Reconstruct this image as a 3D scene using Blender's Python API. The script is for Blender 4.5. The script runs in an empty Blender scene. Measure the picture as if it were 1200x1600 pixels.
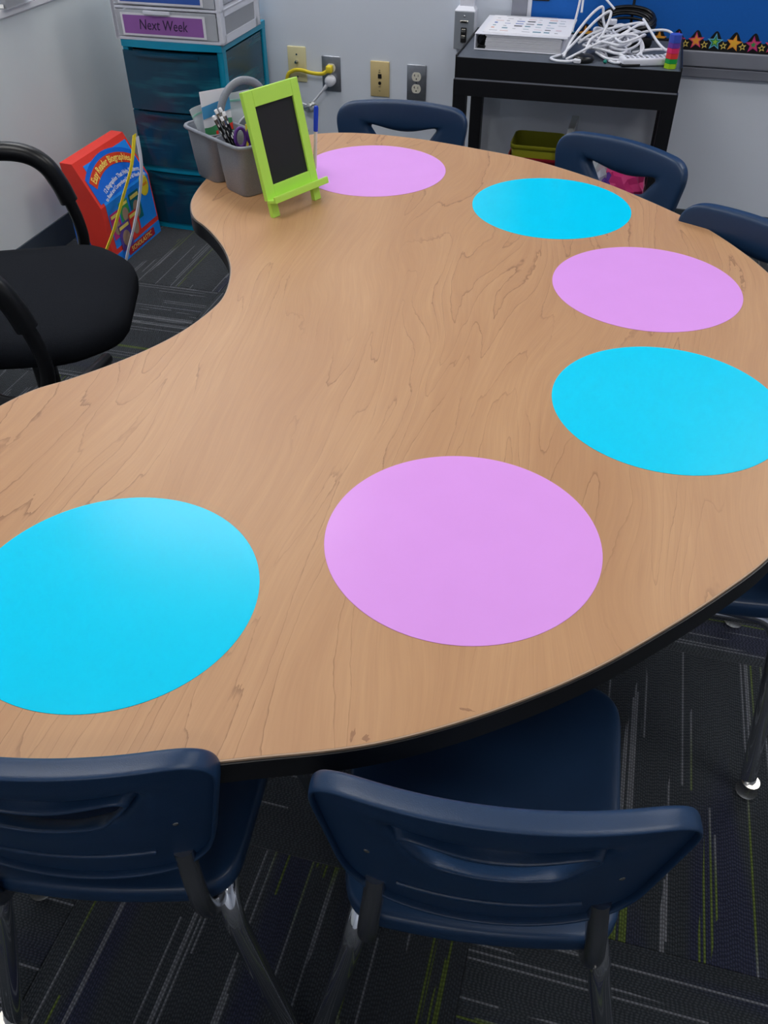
import bpy, bmesh, math, random
from mathutils import Vector, Matrix
random.seed(7)
SC = bpy.context.scene
COL = SC.collection
PI = math.pi

# ------------------------------------------------------------------ camera, world, exposure
H_TABLE = 0.66
cam_d = bpy.data.cameras.new('camera')
cam = bpy.data.objects.new('camera', cam_d); COL.objects.link(cam)
cam.location = (0, 0, 1.351)
cam.rotation_euler = (math.radians(90 - 40.877), 0, 0)
cam_d.sensor_fit = 'VERTICAL'; cam_d.sensor_height = 36.0
cam_d.lens = 1345.9 / 1600 * 36.0
cam_d.clip_start = 0.02
SC.camera = cam
SC.view_settings.view_transform = 'Standard'
SC.view_settings.look = 'None'
SC.view_settings.gamma = 1.0
SC.view_settings.use_curve_mapping = False
SC.view_settings.exposure = 0.0
world = bpy.data.worlds.new('world'); SC.world = world; world.use_nodes = True
world.node_tree.nodes['Background'].inputs[0].default_value = (0.6, 0.66, 0.75, 1)
world.node_tree.nodes['Background'].inputs[1].default_value = 0.3
LIGHT_POWER = 8.7           # emission of the ceiling troffers
LIGHT_SPOTS = [(-1.1, 0.9), (1.3, 0.8), (1.25, 2.9), (-1.6, 2.95), (0.1, -2.2)]  # the unseen pair near the back wall is added to brighten that wall
LIGHT_PLACE = ['over the front left of the table', 'over the front right of the table', 'added by the right end of the back wall to brighten it', 'added by the corner above the drawer tower to brighten the back wall', 'behind the camera']

# ------------------------------------------------------------------ room frame (turned 15 degrees from the camera)
RA = math.radians(-15)
WD = Vector((math.cos(RA), math.sin(RA), 0)); WN = Vector((-math.sin(RA), math.cos(RA), 0))
def W(u, v, z=0): return WD * u + WN * v + Vector((0, 0, z))
ROOMROT = Matrix.Rotation(RA, 4, 'Z')

# ------------------------------------------------------------------ helpers
def mesh_obj(name, bm, mat, parent=None, smooth=None, xf=None):
    me = bpy.data.meshes.new(name)
    if xf is not None: bm.transform(xf)
    bmesh.ops.recalc_face_normals(bm, faces=bm.faces)
    if smooth is not None:
        for f in bm.faces: f.smooth = True
        for e in bm.edges:
            if len(e.link_faces) == 2 and e.calc_face_angle(0) > math.radians(smooth): e.smooth = False
    bm.to_mesh(me); bm.free()
    for m in (mat if isinstance(mat, (list, tuple)) else [mat]): me.materials.append(m)
    o = bpy.data.objects.new(name, me); COL.objects.link(o)
    if parent is not None: o.parent = parent
    return o
def tag(o, label=None, cat=None, group=None, kind=None):
    if label: o['label'] = label
    if cat: o['category'] = cat
    if group: o['group'] = group
    if kind: o['kind'] = kind
    return o
def thing(name, label, cat, loc=(0, 0, 0), rz=0.0, group=None):
    o = bpy.data.objects.new(name, None); COL.objects.link(o)
    o.empty_display_size = 0.05
    o.location = loc; o.rotation_euler = (0, 0, rz)
    return tag(o, label, cat, group)
def box(bm, x0, x1, y0, y1, z0, z1, bev=0.0, seg=2, xf=None):
    r = bmesh.ops.create_cube(bm, size=1.0)
    vs = r['verts']
    for v in vs:
        v.co = Vector(((x0 + x1) / 2 + v.co.x * (x1 - x0), (y0 + y1) / 2 + v.co.y * (y1 - y0), (z0 + z1) / 2 + v.co.z * (z1 - z0)))
    if bev > 0:
        es = list({e for v in vs for e in v.link_edges})
        r2 = bmesh.ops.bevel(bm, geom=es, offset=bev, segments=seg, affect='EDGES', profile=0.5)
        vs = list({v for f in r2['faces'] for v in f.verts} | {v for v in vs if v.is_valid})
    if xf is not None:
        for v in vs: v.co = xf @ v.co
    return vs
def BX(x0, x1, y0, y1, z0, z1, bev=0.0, seg=2):
    bm = bmesh.new(); box(bm, x0, x1, y0, y1, z0, z1, bev, seg); return bm
def catmull(pts, n=6, closed=False):
    P = [Vector(p) for p in pts]; out = []
    m = len(P)
    rng = range(m) if closed else range(m - 1)
    for i in rng:
        if closed: a, b, c, d = P[(i - 1) % m], P[i], P[(i + 1) % m], P[(i + 2) % m]
        else:
            b, c = P[i], P[i + 1]
            a = P[i - 1] if i > 0 else b * 2 - c
            d = P[i + 2] if i + 2 < m else c * 2 - b
        for k in range(n):
            t = k / n
            out.append(0.5 * ((2 * b) + (c - a) * t + (2 * a - 5 * b + 4 * c - d) * t * t + (3 * b - a - 3 * c + d) * t ** 3))
    if not closed: out.append(P[-1])
    return out
def tube(bm, pts, r, seg=10, closed=False, flat=1.0, cap=True):
    """sweep a circle along pts; r a number or a list"""
    P = [Vector(p) for p in pts]; n = len(P)
    rr = r if isinstance(r, (list, tuple)) else [r] * n
    T = []
    for i in range(n):
        a = P[i - 1] if (i > 0 or closed) else P[i]
        b = P[(i + 1) % n] if (i < n - 1 or closed) else P[i]
        t = (b - a); T.append(t.normalized() if t.length > 1e-9 else Vector((0, 0, 1)))
    up = Vector((0, 0, 1)) if abs(T[0].z) < 0.9 else Vector((1, 0, 0))
    nrm = (up - T[0] * up.dot(T[0])).normalized()
    rings = []
    for i in range(n):
        nrm = (nrm - T[i] * nrm.dot(T[i]))
        nrm = nrm.normalized() if nrm.length > 1e-6 else T[i].orthogonal().normalized()
        bn = T[i].cross(nrm)
        rings.append([bm.verts.new(P[i] + (nrm * math.cos(a) * flat + bn * math.sin(a)) * rr[i]) for a in [2 * PI * k / seg for k in range(seg)]])
    m = n if closed else n - 1
    for i in range(m):
        A, B = rings[i], rings[(i + 1) % n]
        for k in range(seg):
            bm.faces.new((A[k], A[(k + 1) % seg], B[(k + 1) % seg], B[k]))
    if cap and not closed:
        bm.faces.new(rings[0][::-1]); bm.faces.new(rings[-1])
def TB(pts, r, seg=10, closed=False, flat=1.0, smoothn=0):
    bm = bmesh.new()
    tube(bm, catmull(pts, smoothn, closed) if smoothn else pts, r, seg, closed, flat); return bm
def lathe(bm, prof, seg=20, c=(0, 0, 0)):
    rings = []
    for r, z in prof:
        rings.append([bm.verts.new((c[0] + r * math.cos(2 * PI * k / seg), c[1] + r * math.sin(2 * PI * k / seg), c[2] + z)) for k in range(seg)])
    for i in range(len(rings) - 1):
        for k in range(seg):
            bm.faces.new((rings[i][k], rings[i][(k + 1) % seg], rings[i + 1][(k + 1) % seg], rings[i + 1][k]))
    bm.faces.new(rings[0][::-1]); bm.faces.new(rings[-1])
def prism(bm, poly, z0, z1, f=None):
    """closed polygon extruded from z0 to z1; f maps (x,y,z)->Vector"""
    f = f or (lambda x, y, z: Vector((x, y, z)))
    a = [bm.verts.new(f(x, y, z0)) for x, y in poly]; b = [bm.verts.new(f(x, y, z1)) for x, y in poly]
    n = len(poly)
    bm.faces.new(a[::-1]); bm.faces.new(b)
    for i in range(n): bm.faces.new((a[i], a[(i + 1) % n], b[(i + 1) % n], b[i]))
def rounded_poly(corners, radii, n_arc=6):
    out = []; m = len(corners)
    for i in range(m):
        p = Vector(corners[i]); a = Vector(corners[i - 1]); b = Vector(corners[(i + 1) % m]); r = radii[i] if isinstance(radii, (list, tuple)) else radii
        da = (a - p).normalized(); db = (b - p).normalized()
        ang = da.angle(db); d = min(r / math.tan(ang / 2), (a - p).length * .49, (b - p).length * .49)
        s = p + da * d; e = p + db * d
        for k in range(n_arc + 1):
            t = k / n_arc
            out.append((s * (1 - t) ** 2 + p * 2 * t * (1 - t) + e * t * t))
    return out
def resample(poly, n):
    P = [Vector(p) for p in poly]; P.append(P[0]); L = [0]
    for i in range(len(P) - 1): L.append(L[-1] + (P[i + 1] - P[i]).length)
    out = []; j = 0
    for k in range(n):
        s = L[-1] * k / n
        while L[j + 1] < s: j += 1
        t = (s - L[j]) / max(1e-9, L[j + 1] - L[j]); out.append(P[j].lerp(P[j + 1], t))
    return out
def mod_subsurf(o, lv=1):
    m = o.modifiers.new('sub', 'SUBSURF'); m.levels = lv; m.render_levels = lv
def mod_solid(o, t, off=-1):
    m = o.modifiers.new('solid', 'SOLIDIFY'); m.thickness = t; m.offset = off
def text_bm(s, size, extrude=0.0004, shear=0.0, align='CENTER', bold=0.0):
    cu = bpy.data.curves.new('txt', 'FONT'); cu.body = s; cu.size = size; cu.align_x = align; cu.align_y = 'CENTER'
    cu.extrude = extrude; cu.shear = shear; cu.resolution_u = 2; cu.offset = bold
    ob = bpy.data.objects.new('txt', cu); COL.objects.link(ob)
    dg = bpy.context.evaluated_depsgraph_get()
    me = bpy.data.meshes.new_from_object(ob.evaluated_get(dg))
    bm = bmesh.new(); bm.from_mesh(me)
    bpy.data.objects.remove(ob); bpy.data.meshes.remove(me); bpy.data.curves.remove(cu)
    return bm
def copy_tree(o, parent=None):
    c = o.copy(); COL.objects.link(c)
    if parent is not None: c.parent = parent
    for ch in [x for x in o.children]: copy_tree(ch, c)
    return c

# ------------------------------------------------------------------ materials
def srgb(r, g, b):
    f = lambda c: (c / 255 / 12.92) if c / 255 <= 0.04045 else ((c / 255 + 0.055) / 1.055) ** 2.4
    return (f(r), f(g), f(b), 1)
MATS = {}
def mat(name, col, rough=0.5, metal=0.0, spec=0.5, noise=0.0, nscale=20.0, bump=0.0, bscale=200.0, coat=0.0, trans=0.0, alpha=1.0, emit=None, estr=1.0, ior=1.45):
    if name in MATS: return MATS[name]
    m = bpy.data.materials.new(name); m.use_nodes = True; nt = m.node_tree; N = nt.nodes; L = nt.links
    b = N['Principled BSDF']
    b.inputs['Base Color'].default_value = col; b.inputs['Roughness'].default_value = rough
    b.inputs['Metallic'].default_value = metal; b.inputs['Specular IOR Level'].default_value = spec
    b.inputs['Coat Weight'].default_value = coat; b.inputs['Coat Roughness'].default_value = 0.08
    b.inputs['Transmission Weight'].default_value = trans; b.inputs['Alpha'].default_value = alpha
    b.inputs['IOR'].default_value = ior
    if emit: b.inputs['Emission Color'].default_value = emit; b.inputs['Emission Strength'].default_value = estr
    tc = N.new('ShaderNodeTexCoord')
    if noise > 0:
        nz = N.new('ShaderNodeTexNoise'); nz.inputs['Scale'].default_value = nscale; nz.inputs['Detail'].default_value = 5
        L.new(tc.outputs['Object'], nz.inputs['Vector'])
        mr = N.new('ShaderNodeMapRange'); mr.inputs[1].default_value = .3; mr.inputs[2].default_value = .7
        mr.inputs[3].default_value = 1 - noise; mr.inputs[4].default_value = 1 + noise
        L.new(nz.outputs[0], mr.inputs[0])
        hv = N.new('ShaderNodeHueSaturation'); hv.inputs['Color'].default_value = col
        L.new(mr.outputs[0], hv.inputs['Value']); L.new(hv.outputs[0], b.inputs['Base Color'])
    if bump > 0:
        nb = N.new('ShaderNodeTexNoise'); nb.inputs['Scale'].default_value = bscale; nb.inputs['Detail'].default_value = 3
        L.new(tc.outputs['Object'], nb.inputs['Vector'])
        bp = N.new('ShaderNodeBump'); bp.inputs['Strength'].default_value = bump; bp.inputs['Distance'].default_value = 0.002
        L.new(nb.outputs[0], bp.inputs['Height']); L.new(bp.outputs[0], b.inputs['Normal'])
    MATS[name] = m; return m
class NT:
    def __init__(s, name):
        s.m = bpy.data.materials.new(name); s.m.use_nodes = True; s.nt = s.m.node_tree; s.N = s.nt.nodes; s.L = s.nt.links; s.b = s.N['Principled BSDF']
        s.tc = s.N.new('ShaderNodeTexCoord')
    def lk(s, a, b): s.L.new(a, b)
    def val(s, sock, v):
        if hasattr(v, 'node'): s.lk(v, sock)
        else: sock.default_value = v
    def math(s, op, a, b=0.0, c=0.0, clamp=False):
        n = s.N.new('ShaderNodeMath'); n.operation = op; n.use_clamp = clamp
        s.val(n.inputs[0], a); s.val(n.inputs[1], b); s.val(n.inputs[2], c); return n.outputs[0]
    def mapping(s, v, scale=(1, 1, 1), loc=(0, 0, 0), rot=(0, 0, 0)):
        n = s.N.new('ShaderNodeMapping'); s.lk(v, n.inputs[0]); n.inputs['Scale'].default_value = scale; n.inputs['Location'].default_value = loc; n.inputs['Rotation'].default_value = rot
        return n.outputs[0]
    def noise(s, v, scale=1, detail=2, rough=.5, dist=0, dim='3D', w=None):
        n = s.N.new('ShaderNodeTexNoise'); n.noise_dimensions = dim
        if v is not None: s.lk(v, n.inputs['Vector'])
        if w is not None: s.lk(w, n.inputs['W'])
        n.inputs['Scale'].default_value = scale; n.inputs['Detail'].default_value = detail; n.inputs['Roughness'].default_value = rough; n.inputs['Distortion'].default_value = dist
        return n.outputs[0]
    def maprange(s, v, a, b, c=0.0, d=1.0, smooth=False):
        n = s.N.new('ShaderNodeMapRange'); s.lk(v, n.inputs[0])
        for i, x in enumerate((a, b, c, d)): n.inputs[i + 1].default_value = x
        if smooth: n.interpolation_type = 'SMOOTHSTEP'
        return n.outputs[0]
    def mix(s, f, a, b, mode='MIX'):
        n = s.N.new('ShaderNodeMix'); n.data_type = 'RGBA'; n.blend_type = mode
        s.val(n.inputs[0], f); s.val(n.inputs[6], a); s.val(n.inputs[7], b); return n.outputs[2]
    def xyz(s, v):
        n = s.N.new('ShaderNodeSeparateXYZ'); s.lk(v, n.inputs[0]); return n.outputs
    def comb(s, x, y, z):
        n = s.N.new('ShaderNodeCombineXYZ'); s.val(n.inputs[0], x); s.val(n.inputs[1], y); s.val(n.inputs[2], z); return n.outputs[0]
    def white(s, v):
        n = s.N.new('ShaderNodeTexWhiteNoise'); n.noise_dimensions = '3D'; s.lk(v, n.inputs['Vector']); return n.outputs
    def bump(s, h, strength=.3, dist=.001):
        n = s.N.new('ShaderNodeBump'); n.inputs['Strength'].default_value = strength; n.inputs['Distance'].default_value = dist
        s.lk(h, n.inputs['Height']); s.lk(n.outputs[0], s.b.inputs['Normal'])

def wood_material():
    t = NT('maple_laminate'); obj = t.tc.outputs['Object']
    v = t.mapping(obj, scale=(1, 1, 0))
    # slow warp of the grain direction
    wob = t.noise(t.mapping(v, scale=(2.2, .8, 1)), 1.3, 2)
    X = t.xyz(v)
    xx = t.math('ADD', X[0], t.math('MULTIPLY', t.math('SUBTRACT', wob, .5), .30))
    g = t.comb(xx, X[1], 0.0)
    field = t.noise(t.mapping(g, scale=(7.5, .62, 1)), 1.0, 2.4, .45, .25)
    jag = t.noise(t.mapping(g, scale=(60, 14, 1)), 1.0, 3, .6)
    f2 = t.math('ADD', t.math('MULTIPLY', field, 19.0), t.math('MULTIPLY', jag, .55))
    fr = t.math('FRACT', f2)
    line = t.maprange(fr, 0.0, 0.075, 1.0, 0.0, True)
    mask = t.maprange(t.noise(t.mapping(g, scale=(4, 1.8, 1), loc=(3, 7, 0)), 1.0, 3), .42, .56)
    line = t.math('MULTIPLY', line, mask)
    dens = t.maprange(t.noise(t.mapping(g, scale=(130, 5, 1)), 1.0, 3), .3, .7)
    fib = t.maprange(t.noise(t.mapping(g, scale=(520, 14, 1)), 1.0, 2), .25, .75)
    broad = t.maprange(t.noise(t.mapping(g, scale=(9, 1.2, 1), loc=(1, 2, 0)), 1.0, 3), .3, .7)
    c = t.mix(broad, srgb(204, 160, 116), srgb(189, 143, 101))
    c = t.mix(t.math('MULTIPLY', dens, .35), c, srgb(176, 130, 94))
    c = t.mix(t.math('MULTIPLY', fib, .16), c, srgb(150, 108, 76))
    shade = t.maprange(fr, 0.0, 0.9, .16, 0.0)
    c = t.mix(t.math('MULTIPLY', shade, mask), c, srgb(165, 115, 78))
    c = t.mix(t.math('MULTIPLY', line, .58), c, srgb(120, 80, 52))
    # scuff near the front edge
    t.lk(c, t.b.inputs['Base Color'])
    t.b.inputs['Roughness'].default_value = .42; t.b.inputs['Specular IOR Level'].default_value = .45
    t.bump(fib, .05, .0004)
    return t.m
def carpet_material():
    t = NT('carpet_loops'); obj = t.tc.outputs['Object']
    oi = t.N.new('ShaderNodeObjectInfo'); rnd = oi.outputs['Random']
    off = t.math('MULTIPLY', rnd, 37.0)
    X = t.xyz(obj); x, y = X[0], X[1]
    CW = 0.0038
    cx = t.math('FLOOR', t.math('DIVIDE', x, CW))
    # per-column random start and stripe kind
    r1 = t.white(t.comb(cx, off, 1.0))[0]
    seg = t.math('FLOOR', t.math('ADD', t.math('MULTIPLY', y, 1.7), t.math('MULTIPLY', r1, 9.0)))
    r2 = t.white(t.comb(cx, seg, t.math('ADD', off, 3.0)))[0]
    clump = t.noise(t.comb(t.math('ADD', t.math('MULTIPLY', x, 17.0), off), t.math('MULTIPLY', y, 1.8), off), 1.0, 1)
    thr = t.maprange(clump, .42, .74, .985, .62)
    on = t.math('GREATER_THAN', r2, thr)
    hue = t.noise(t.comb(t.math('ADD', t.math('MULTIPLY', x, 12.0), off), t.math('MULTIPLY', y, 1.2), 5.0), 1.0, 0)
    lime = t.maprange(hue, .60, .63)
    lc = t.mix(lime, srgb(128, 131, 138), srgb(104, 124, 40))
    navy = t.maprange(t.noise(t.comb(t.math('ADD', t.math('MULTIPLY', x, 9.0), off), t.math('MULTIPLY', y, .9), 9.0), 1.0, 1), .56, .64, 0.0, .5)
    base = t.mix(t.maprange(t.noise(t.mapping(obj, scale=(5, 1.5, 1)), 1.0, 2), .3, .7), srgb(62, 68, 74), srgb(46, 52, 58))
    base = t.mix(navy, base, srgb(32, 36, 78))
    # loop pile: rows of little bumps
    fx = t.math('FRACT', t.math('DIVIDE', x, CW)); sx = t.math('SINE', t.math('MULTIPLY', fx, PI))
    ph = t.math('MULTIPLY', t.white(t.comb(cx, 2.0, off))[0], 6.0)
    wobble = t.noise(obj, 160, 2)
    fy = t.math('SINE', t.math('ADD', t.math('ADD', t.math('MULTIPLY', y, 950.0), ph), t.math('MULTIPLY', wobble, 7.0)))
    fy = t.maprange(fy, -1.0, 1.0, .25, 1.0)
    h = t.math('MULTIPLY', sx, fy)
    c = t.mix(t.math('MULTIPLY', on, .75), base, lc)
    c = t.mix(t.maprange(h, .1, .9, .65, 0.0), c, srgb(8, 9, 12))
    t.lk(c, t.b.inputs['Base Color']); t.b.inputs['Roughness'].default_value = .95; t.b.inputs['Specular IOR Level'].default_value = .15
    t.b.inputs['Sheen Weight'].default_value = .15
    t.bump(h, .7, .002)
    return t.m
M_WOOD = wood_material()
M_CARPET = carpet_material()
M_WALL = mat('painted_wall', srgb(222, 229, 240), .6, noise=.015, nscale=3, bump=.12, bscale=260)
M_LOWWALL = mat('grey_panel_paint', srgb(226, 233, 234), .5, noise=.02, nscale=5, bump=.08, bscale=200)
M_CEIL = mat('ceiling_white', srgb(240, 240, 240), .8, noise=.03, nscale=60)
M_BASEB = mat('vinyl_baseboard', srgb(60, 70, 80), .5, noise=.05)
M_BLACKEDGE = mat('black_edge_band', srgb(24, 25, 28), .35, noise=.08, nscale=40)
M_TANEDGE = mat('laminate_edge', srgb(178, 150, 125), .5, noise=.03)
M_CYAN = mat('cyan_vinyl', (0.0, 0.66, .97, 1),   .22, spec=.2, noise=.012, nscale=14)
M_PINK = mat('pink_vinyl', (0.77, 0.355, 0.89, 1), .25, spec=.2, noise=.012, nscale=14)
M_NAVY = mat('navy_plastic', srgb(28, 54, 86), .36, spec=.5, noise=.06, nscale=18, bump=.12, bscale=900)
M_CHROME = mat('chrome', (.80, .81, .84, 1), .08, metal=1.0, noise=.02)
M_NICKEL = mat('nickel', (.70, .68, .63, 1), .25, metal=1.0, noise=.03)
M_DKMETAL = mat('grey_steel', (.45, .46, .49, 1), .24, metal=1.0, noise=.05)
M_BLACKFAB = mat('black_fabric', srgb(26, 29, 35), .95, spec=.15, noise=.12, nscale=300, bump=.4, bscale=700)
M_BLACKPL = mat('black_plastic', srgb(16, 17, 20), .32, noise=.06, nscale=30)
M_BLACKPNT = mat('black_painted_steel', srgb(14, 15, 20), .45, noise=.08, nscale=30)
M_CARTTOP = mat('dark_grey_mat', srgb(84, 91, 102), .55, noise=.06, nscale=50)
M_TEAL = mat('teal_plastic', srgb(0, 150, 186), .35, noise=.03)
def teal_drawer():
    t = NT('smoky_teal_drawer'); obj = t.tc.outputs['Object']
    n = t.noise(t.mapping(obj, scale=(4, 2, 34)), 1.0, 4, .6, .4)
    k = t.maprange(n, .45, .75)
    k2 = t.maprange(t.noise(t.mapping(obj, scale=(3, 2, 9), loc=(2, 1, 4)), 1.0, 2), .45, .6)
    c = t.mix(t.math('MULTIPLY', k, k2), srgb(10, 68, 94), srgb(34, 138, 158))
    t.lk(c, t.b.inputs['Base Color']); t.b.inputs['Roughness'].default_value = .22
    t.b.inputs['Alpha'].default_value = .93
    return t.m
M_TEALDR = teal_drawer()
M_WHITEPL = mat('white_plastic', srgb(226, 228, 238), .35, noise=.015)
M_CLEAR = mat('clear_plastic', (.75, .78, .84, 1), .15, alpha=.45, noise=.01)
M_CLEARBAG = mat('zip_bag_plastic', (.80, .86, .88, 1), .12, alpha=.5, noise=.01, bump=.4, bscale=40)
M_BAGZIP = mat('zip_bag_seal', srgb(150, 215, 195), .3, alpha=.8, noise=.01)
M_PAPER = mat('paper', srgb(232, 232, 238), .7, noise=.01)
M_BLUELAB = mat('blue_label', srgb(52, 92, 178), .6, noise=.02)
M_PURPLE = mat('purple_label', srgb(152, 96, 172), .6, noise=.03)
M_INK = mat('dark_ink', srgb(52, 34, 70), .6, noise=.02)
M_CADDY = mat('speckled_grey_plastic', srgb(138, 143, 153), .32, noise=.10, nscale=420)
M_LIME = mat('lime_paint', srgb(188, 238, 92), .42, noise=.02, nscale=12)
M_BOARD = mat('chalkboard_black', srgb(24, 26, 30), .7, noise=.06, nscale=60)
M_BAREWOOD = mat('bare_wood', srgb(176, 138, 96), .6, noise=.1, nscale=80)
M_RED = mat('red_cardboard', srgb(236, 62, 50), .5, noise=.02)
M_BLUE = mat('blue_print', srgb(36, 142, 244), .45, noise=.02)
M_DBLUE = mat('deep_blue_print', srgb(24, 106, 218), .45, noise=.02)
M_YELLOW = mat('yellow_print', srgb(238, 214, 50), .5, noise=.02)
M_CREAM = mat('cream_print', srgb(246, 222, 110), .5, noise=.02)
M_CORK = mat('blue_board_paper', srgb(0, 98, 190), .6, noise=.03, nscale=200)
M_ALU = mat('brushed_aluminium', srgb(142, 145, 156), .45, noise=.03, metal=0.3)
M_IVORY = mat('ivory_plastic', srgb(222, 214, 168), .4, noise=.02)
M_TAN = mat('tan_plastic', srgb(214, 192, 138), .4, noise=.02)
M_STEEL = mat('brushed_plate_steel', (.36, .38, .42, 1), .35, metal=.85, noise=.08, nscale=60)
M_BLACK = mat('black_print', srgb(14, 14, 16), .5, noise=.02)
M_PALE = mat('pale_plastic', srgb(226, 222, 206), .4, noise=.01)
M_WHITECORD = mat('white_cable', srgb(226, 228, 236), .4, noise=.01)
M_GREY = mat('mid_grey_print', srgb(150, 155, 165), .5, noise=.02)
M_FOIL = mat('crumpled_foil', (.6, .62, .62, 1), .3, metal=.8, noise=.2, nscale=80, bump=.8, bscale=90)
def flat(name, r, g, b, rough=.5): return mat(name, srgb(r, g, b), rough, noise=.02)
M_ORANGE = flat('orange_print', 248, 160, 60); M_HOTPINK = flat('hot_pink_print', 226, 72, 120); M_GREEN = flat('green_print', 60, 160, 90)
M_SKY = flat('sky_blue_print', 110, 196, 232); M_MAGENTA = flat('magenta_print', 200, 50, 130); M_TEALP = flat('dark_teal_print', 20, 110, 118)
M_VIOLET = flat('violet_print', 96, 72, 158); M_SKIN = flat('sepia_print', 168, 140, 120)
M_PURPLEPL = mat('purple_plastic', srgb(96, 52, 140), .35, noise=.02)
M_OLIVE = mat('lime_green_bin_plastic', srgb(150, 150, 34), .4, noise=.03)
M_REDBIN = mat('red_bin_plastic', srgb(150, 28, 44), .4, noise=.03)

# ------------------------------------------------------------------ the setting
UL, UR, VB, VF, ZC = -1.95, 3.4, -3.2, 3.36, 2.75
def room_box(name, u0, u1, v0, v1, z0, z1, m, parent=None, bev=0, kind='structure'):
    bm = bmesh.new(); box(bm, u0, u1, v0, v1, z0, z1, bev)
    o = mesh_obj(name, bm, m, parent)
    if parent is None:
        o.rotation_euler = (0, 0, RA)
        if kind: o['kind'] = kind
    return o
floor = room_box('floor', UL - .3, UR, VB, VF + .05, -.06, -.006, M_BASEB)
TS = 0.61; U0 = -0.02; V0 = 0.637
tile_me = None
for i in range(-4, 6):
    for j in range(-7, 5):
        uc, vc = U0 + TS * (i + .5), V0 + TS * (j + .5)
        if not (UL - .1 < uc + TS / 2 and uc - TS / 2 < UR and vc - TS / 2 < VF + .02 and vc + TS / 2 > VB): continue
        if tile_me is None:
            bm = BX(-TS / 2 + .0004, TS / 2 - .0004, -TS / 2 + .0004, TS / 2 - .0004, -.006, 0, .0008, 1)
            t0 = mesh_obj('carpet_tile', bm, M_CARPET, floor); tile_me = t0.data
        else:
            t0 = bpy.data.objects.new('carpet_tile', tile_me); COL.objects.link(t0); t0.parent = floor
        t0.location = (uc, vc, 0)
        # quarter turned laying: the tile right of and in front of the seam runs its lines along the back wall
        t0.rotation_euler = (0, 0, PI / 2 if (i + j) % 2 != 0 else 0)
# i=0,j=-1 -> u lines (turned)
wall_back = room_box('wall_back', UL - .3, UR, VF, VF + .1, -.006, ZC, M_WALL)
wall_left = room_box('wall_left', UL - .1, UL, VB, VF, -.006, .752, M_LOWWALL)
room_box('wall_left_upper', UL - .36, UL - .26, VB, VF, .70, ZC, M_WALL)
room_box('trim_1', UL - .27, UL + .008, VB, VF, .752, .777, mat('white_sill', srgb(235, 236, 240), .4, noise=.01), bev=.004)
room_box('wall_right', UR, UR + .1, VB, VF, -.006, ZC, M_WALL)
room_box('wall_front', UL - .3, UR, VB - .1, VB, -.006, ZC, M_WALL)
ceiling = room_box('ceiling', UL - .3, UR, VB, VF, ZC, ZC + .05, M_CEIL)
room_box('baseboard_back', UL, UR, VF - .006, VF, 0, .10, M_BASEB, bev=.002)
room_box('baseboard_left', UL, UL + .006, VB, VF - .006, 0, .10, M_BASEB, bev=.002)
M_LAMP = mat('lamp_diffuser', (1, 1, 1, 1), .5, emit=(1.0, .975, .94, 1), estr=LIGHT_POWER)
for k, (lu, lv) in enumerate(LIGHT_SPOTS):
    t = thing('ceiling_light', 'recessed fluorescent ceiling troffer ' + LIGHT_PLACE[k], 'light', W(lu, lv, ZC), RA, 'fluorescent ceiling troffers')
    bm = bmesh.new()
    for a in ((-.62, .62, -.32, -.30), (-.62, .62, .30, .32), (-.62, -.60, -.30, .30), (.60, .62, -.30, .30)): box(bm, *a, -.02, 0, 0)
    mesh_obj('frame', bm, M_WHITEPL, t)
    mesh_obj('diffuser', BX(-.60, .60, -.30, .30, -.012, -.001), M_LAMP, t)

# ------------------------------------------------------------------ kidney table
S = 0.163; TA = math.radians(11.5); UM = 7.813
EU = Vector((math.sin(TA), math.cos(TA), 0)); EV = Vector((math.cos(TA), -math.sin(TA), 0))
T0 = EU * (UM * S)
half = [(0, 2.77), (.9, 2.66), (1.83, 2.37), (2.43, 2.10), (2.95, 1.79), (3.38, 1.43), (3.79, 1.04), (4.19, .62), (4.52, .2), (4.82, -.26), (5.05, -.72),
        (5.24, -1.28), (5.38, -1.71), (5.51, -2.21), (5.58, -2.72), (5.59, -3.12), (5.53, -3.49), (5.40, -3.78), (5.16, -4.10), (4.75, -4.42), (4.3, -4.60), (3.75, -4.71), (3.2, -4.72),
        (2.68, -4.67), (2.32, -4.57), (2.0, -4.40), (1.77, -4.17), (1.46, -3.91), (1.14, -3.69), (.79, -3.51), (.41, -3.39)]
loop = [(v * S, u * S) for u, v in half] + [(-3.33 * S, 0)] + [(v * S, -u * S) for u, v in half[:0:-1]]
loop = catmull([(a, b, 0) for a, b in loop], 5, True)
loop = [(p.x, p.y) for p in loop]
def offset_loop(lp, d):
    out = []; n = len(lp)
    for i in range(n):
        a = Vector(lp[i - 1]); b = Vector(lp[(i + 1) % n]); t = (b - a).normalized(); nn = Vector((t.y, -t.x))
        out.append((lp[i][0] + nn.x * d, lp[i][1] + nn.y * d))
    return out
area = sum(loop[i][0] * loop[(i + 1) % len(loop)][1] - loop[(i + 1) % len(loop)][0] * loop[i][1] for i in range(len(loop)))
if area < 0: loop = loop[::-1]
table = thing('kidney_table', 'large kidney shaped activity table with maple laminate top and black edge', 'table', (T0.x, T0.y, 0), -TA)
bm = bmesh.new(); prism(bm, offset_loop(loop, -.0012), H_TABLE - .030, H_TABLE); mesh_obj('tabletop', bm, M_WOOD, table)
def ring_mesh(lp, d0, d1, z0, z1):
    bm = bmesh.new(); A = offset_loop(lp, d0); B = offset_loop(lp, d1); n = len(lp)
    q = [[bm.verts.new((x, y, z)) for x, y in P] for P, z in ((A, z0), (B, z0), (B, z1), (A, z1))]
    for r in range(4):
        for i in range(n):
            bm.faces.new((q[r][i], q[r][(i + 1) % n], q[(r + 1) % 4][(i + 1) % n], q[(r + 1) % 4][i]))
    return bm
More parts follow.
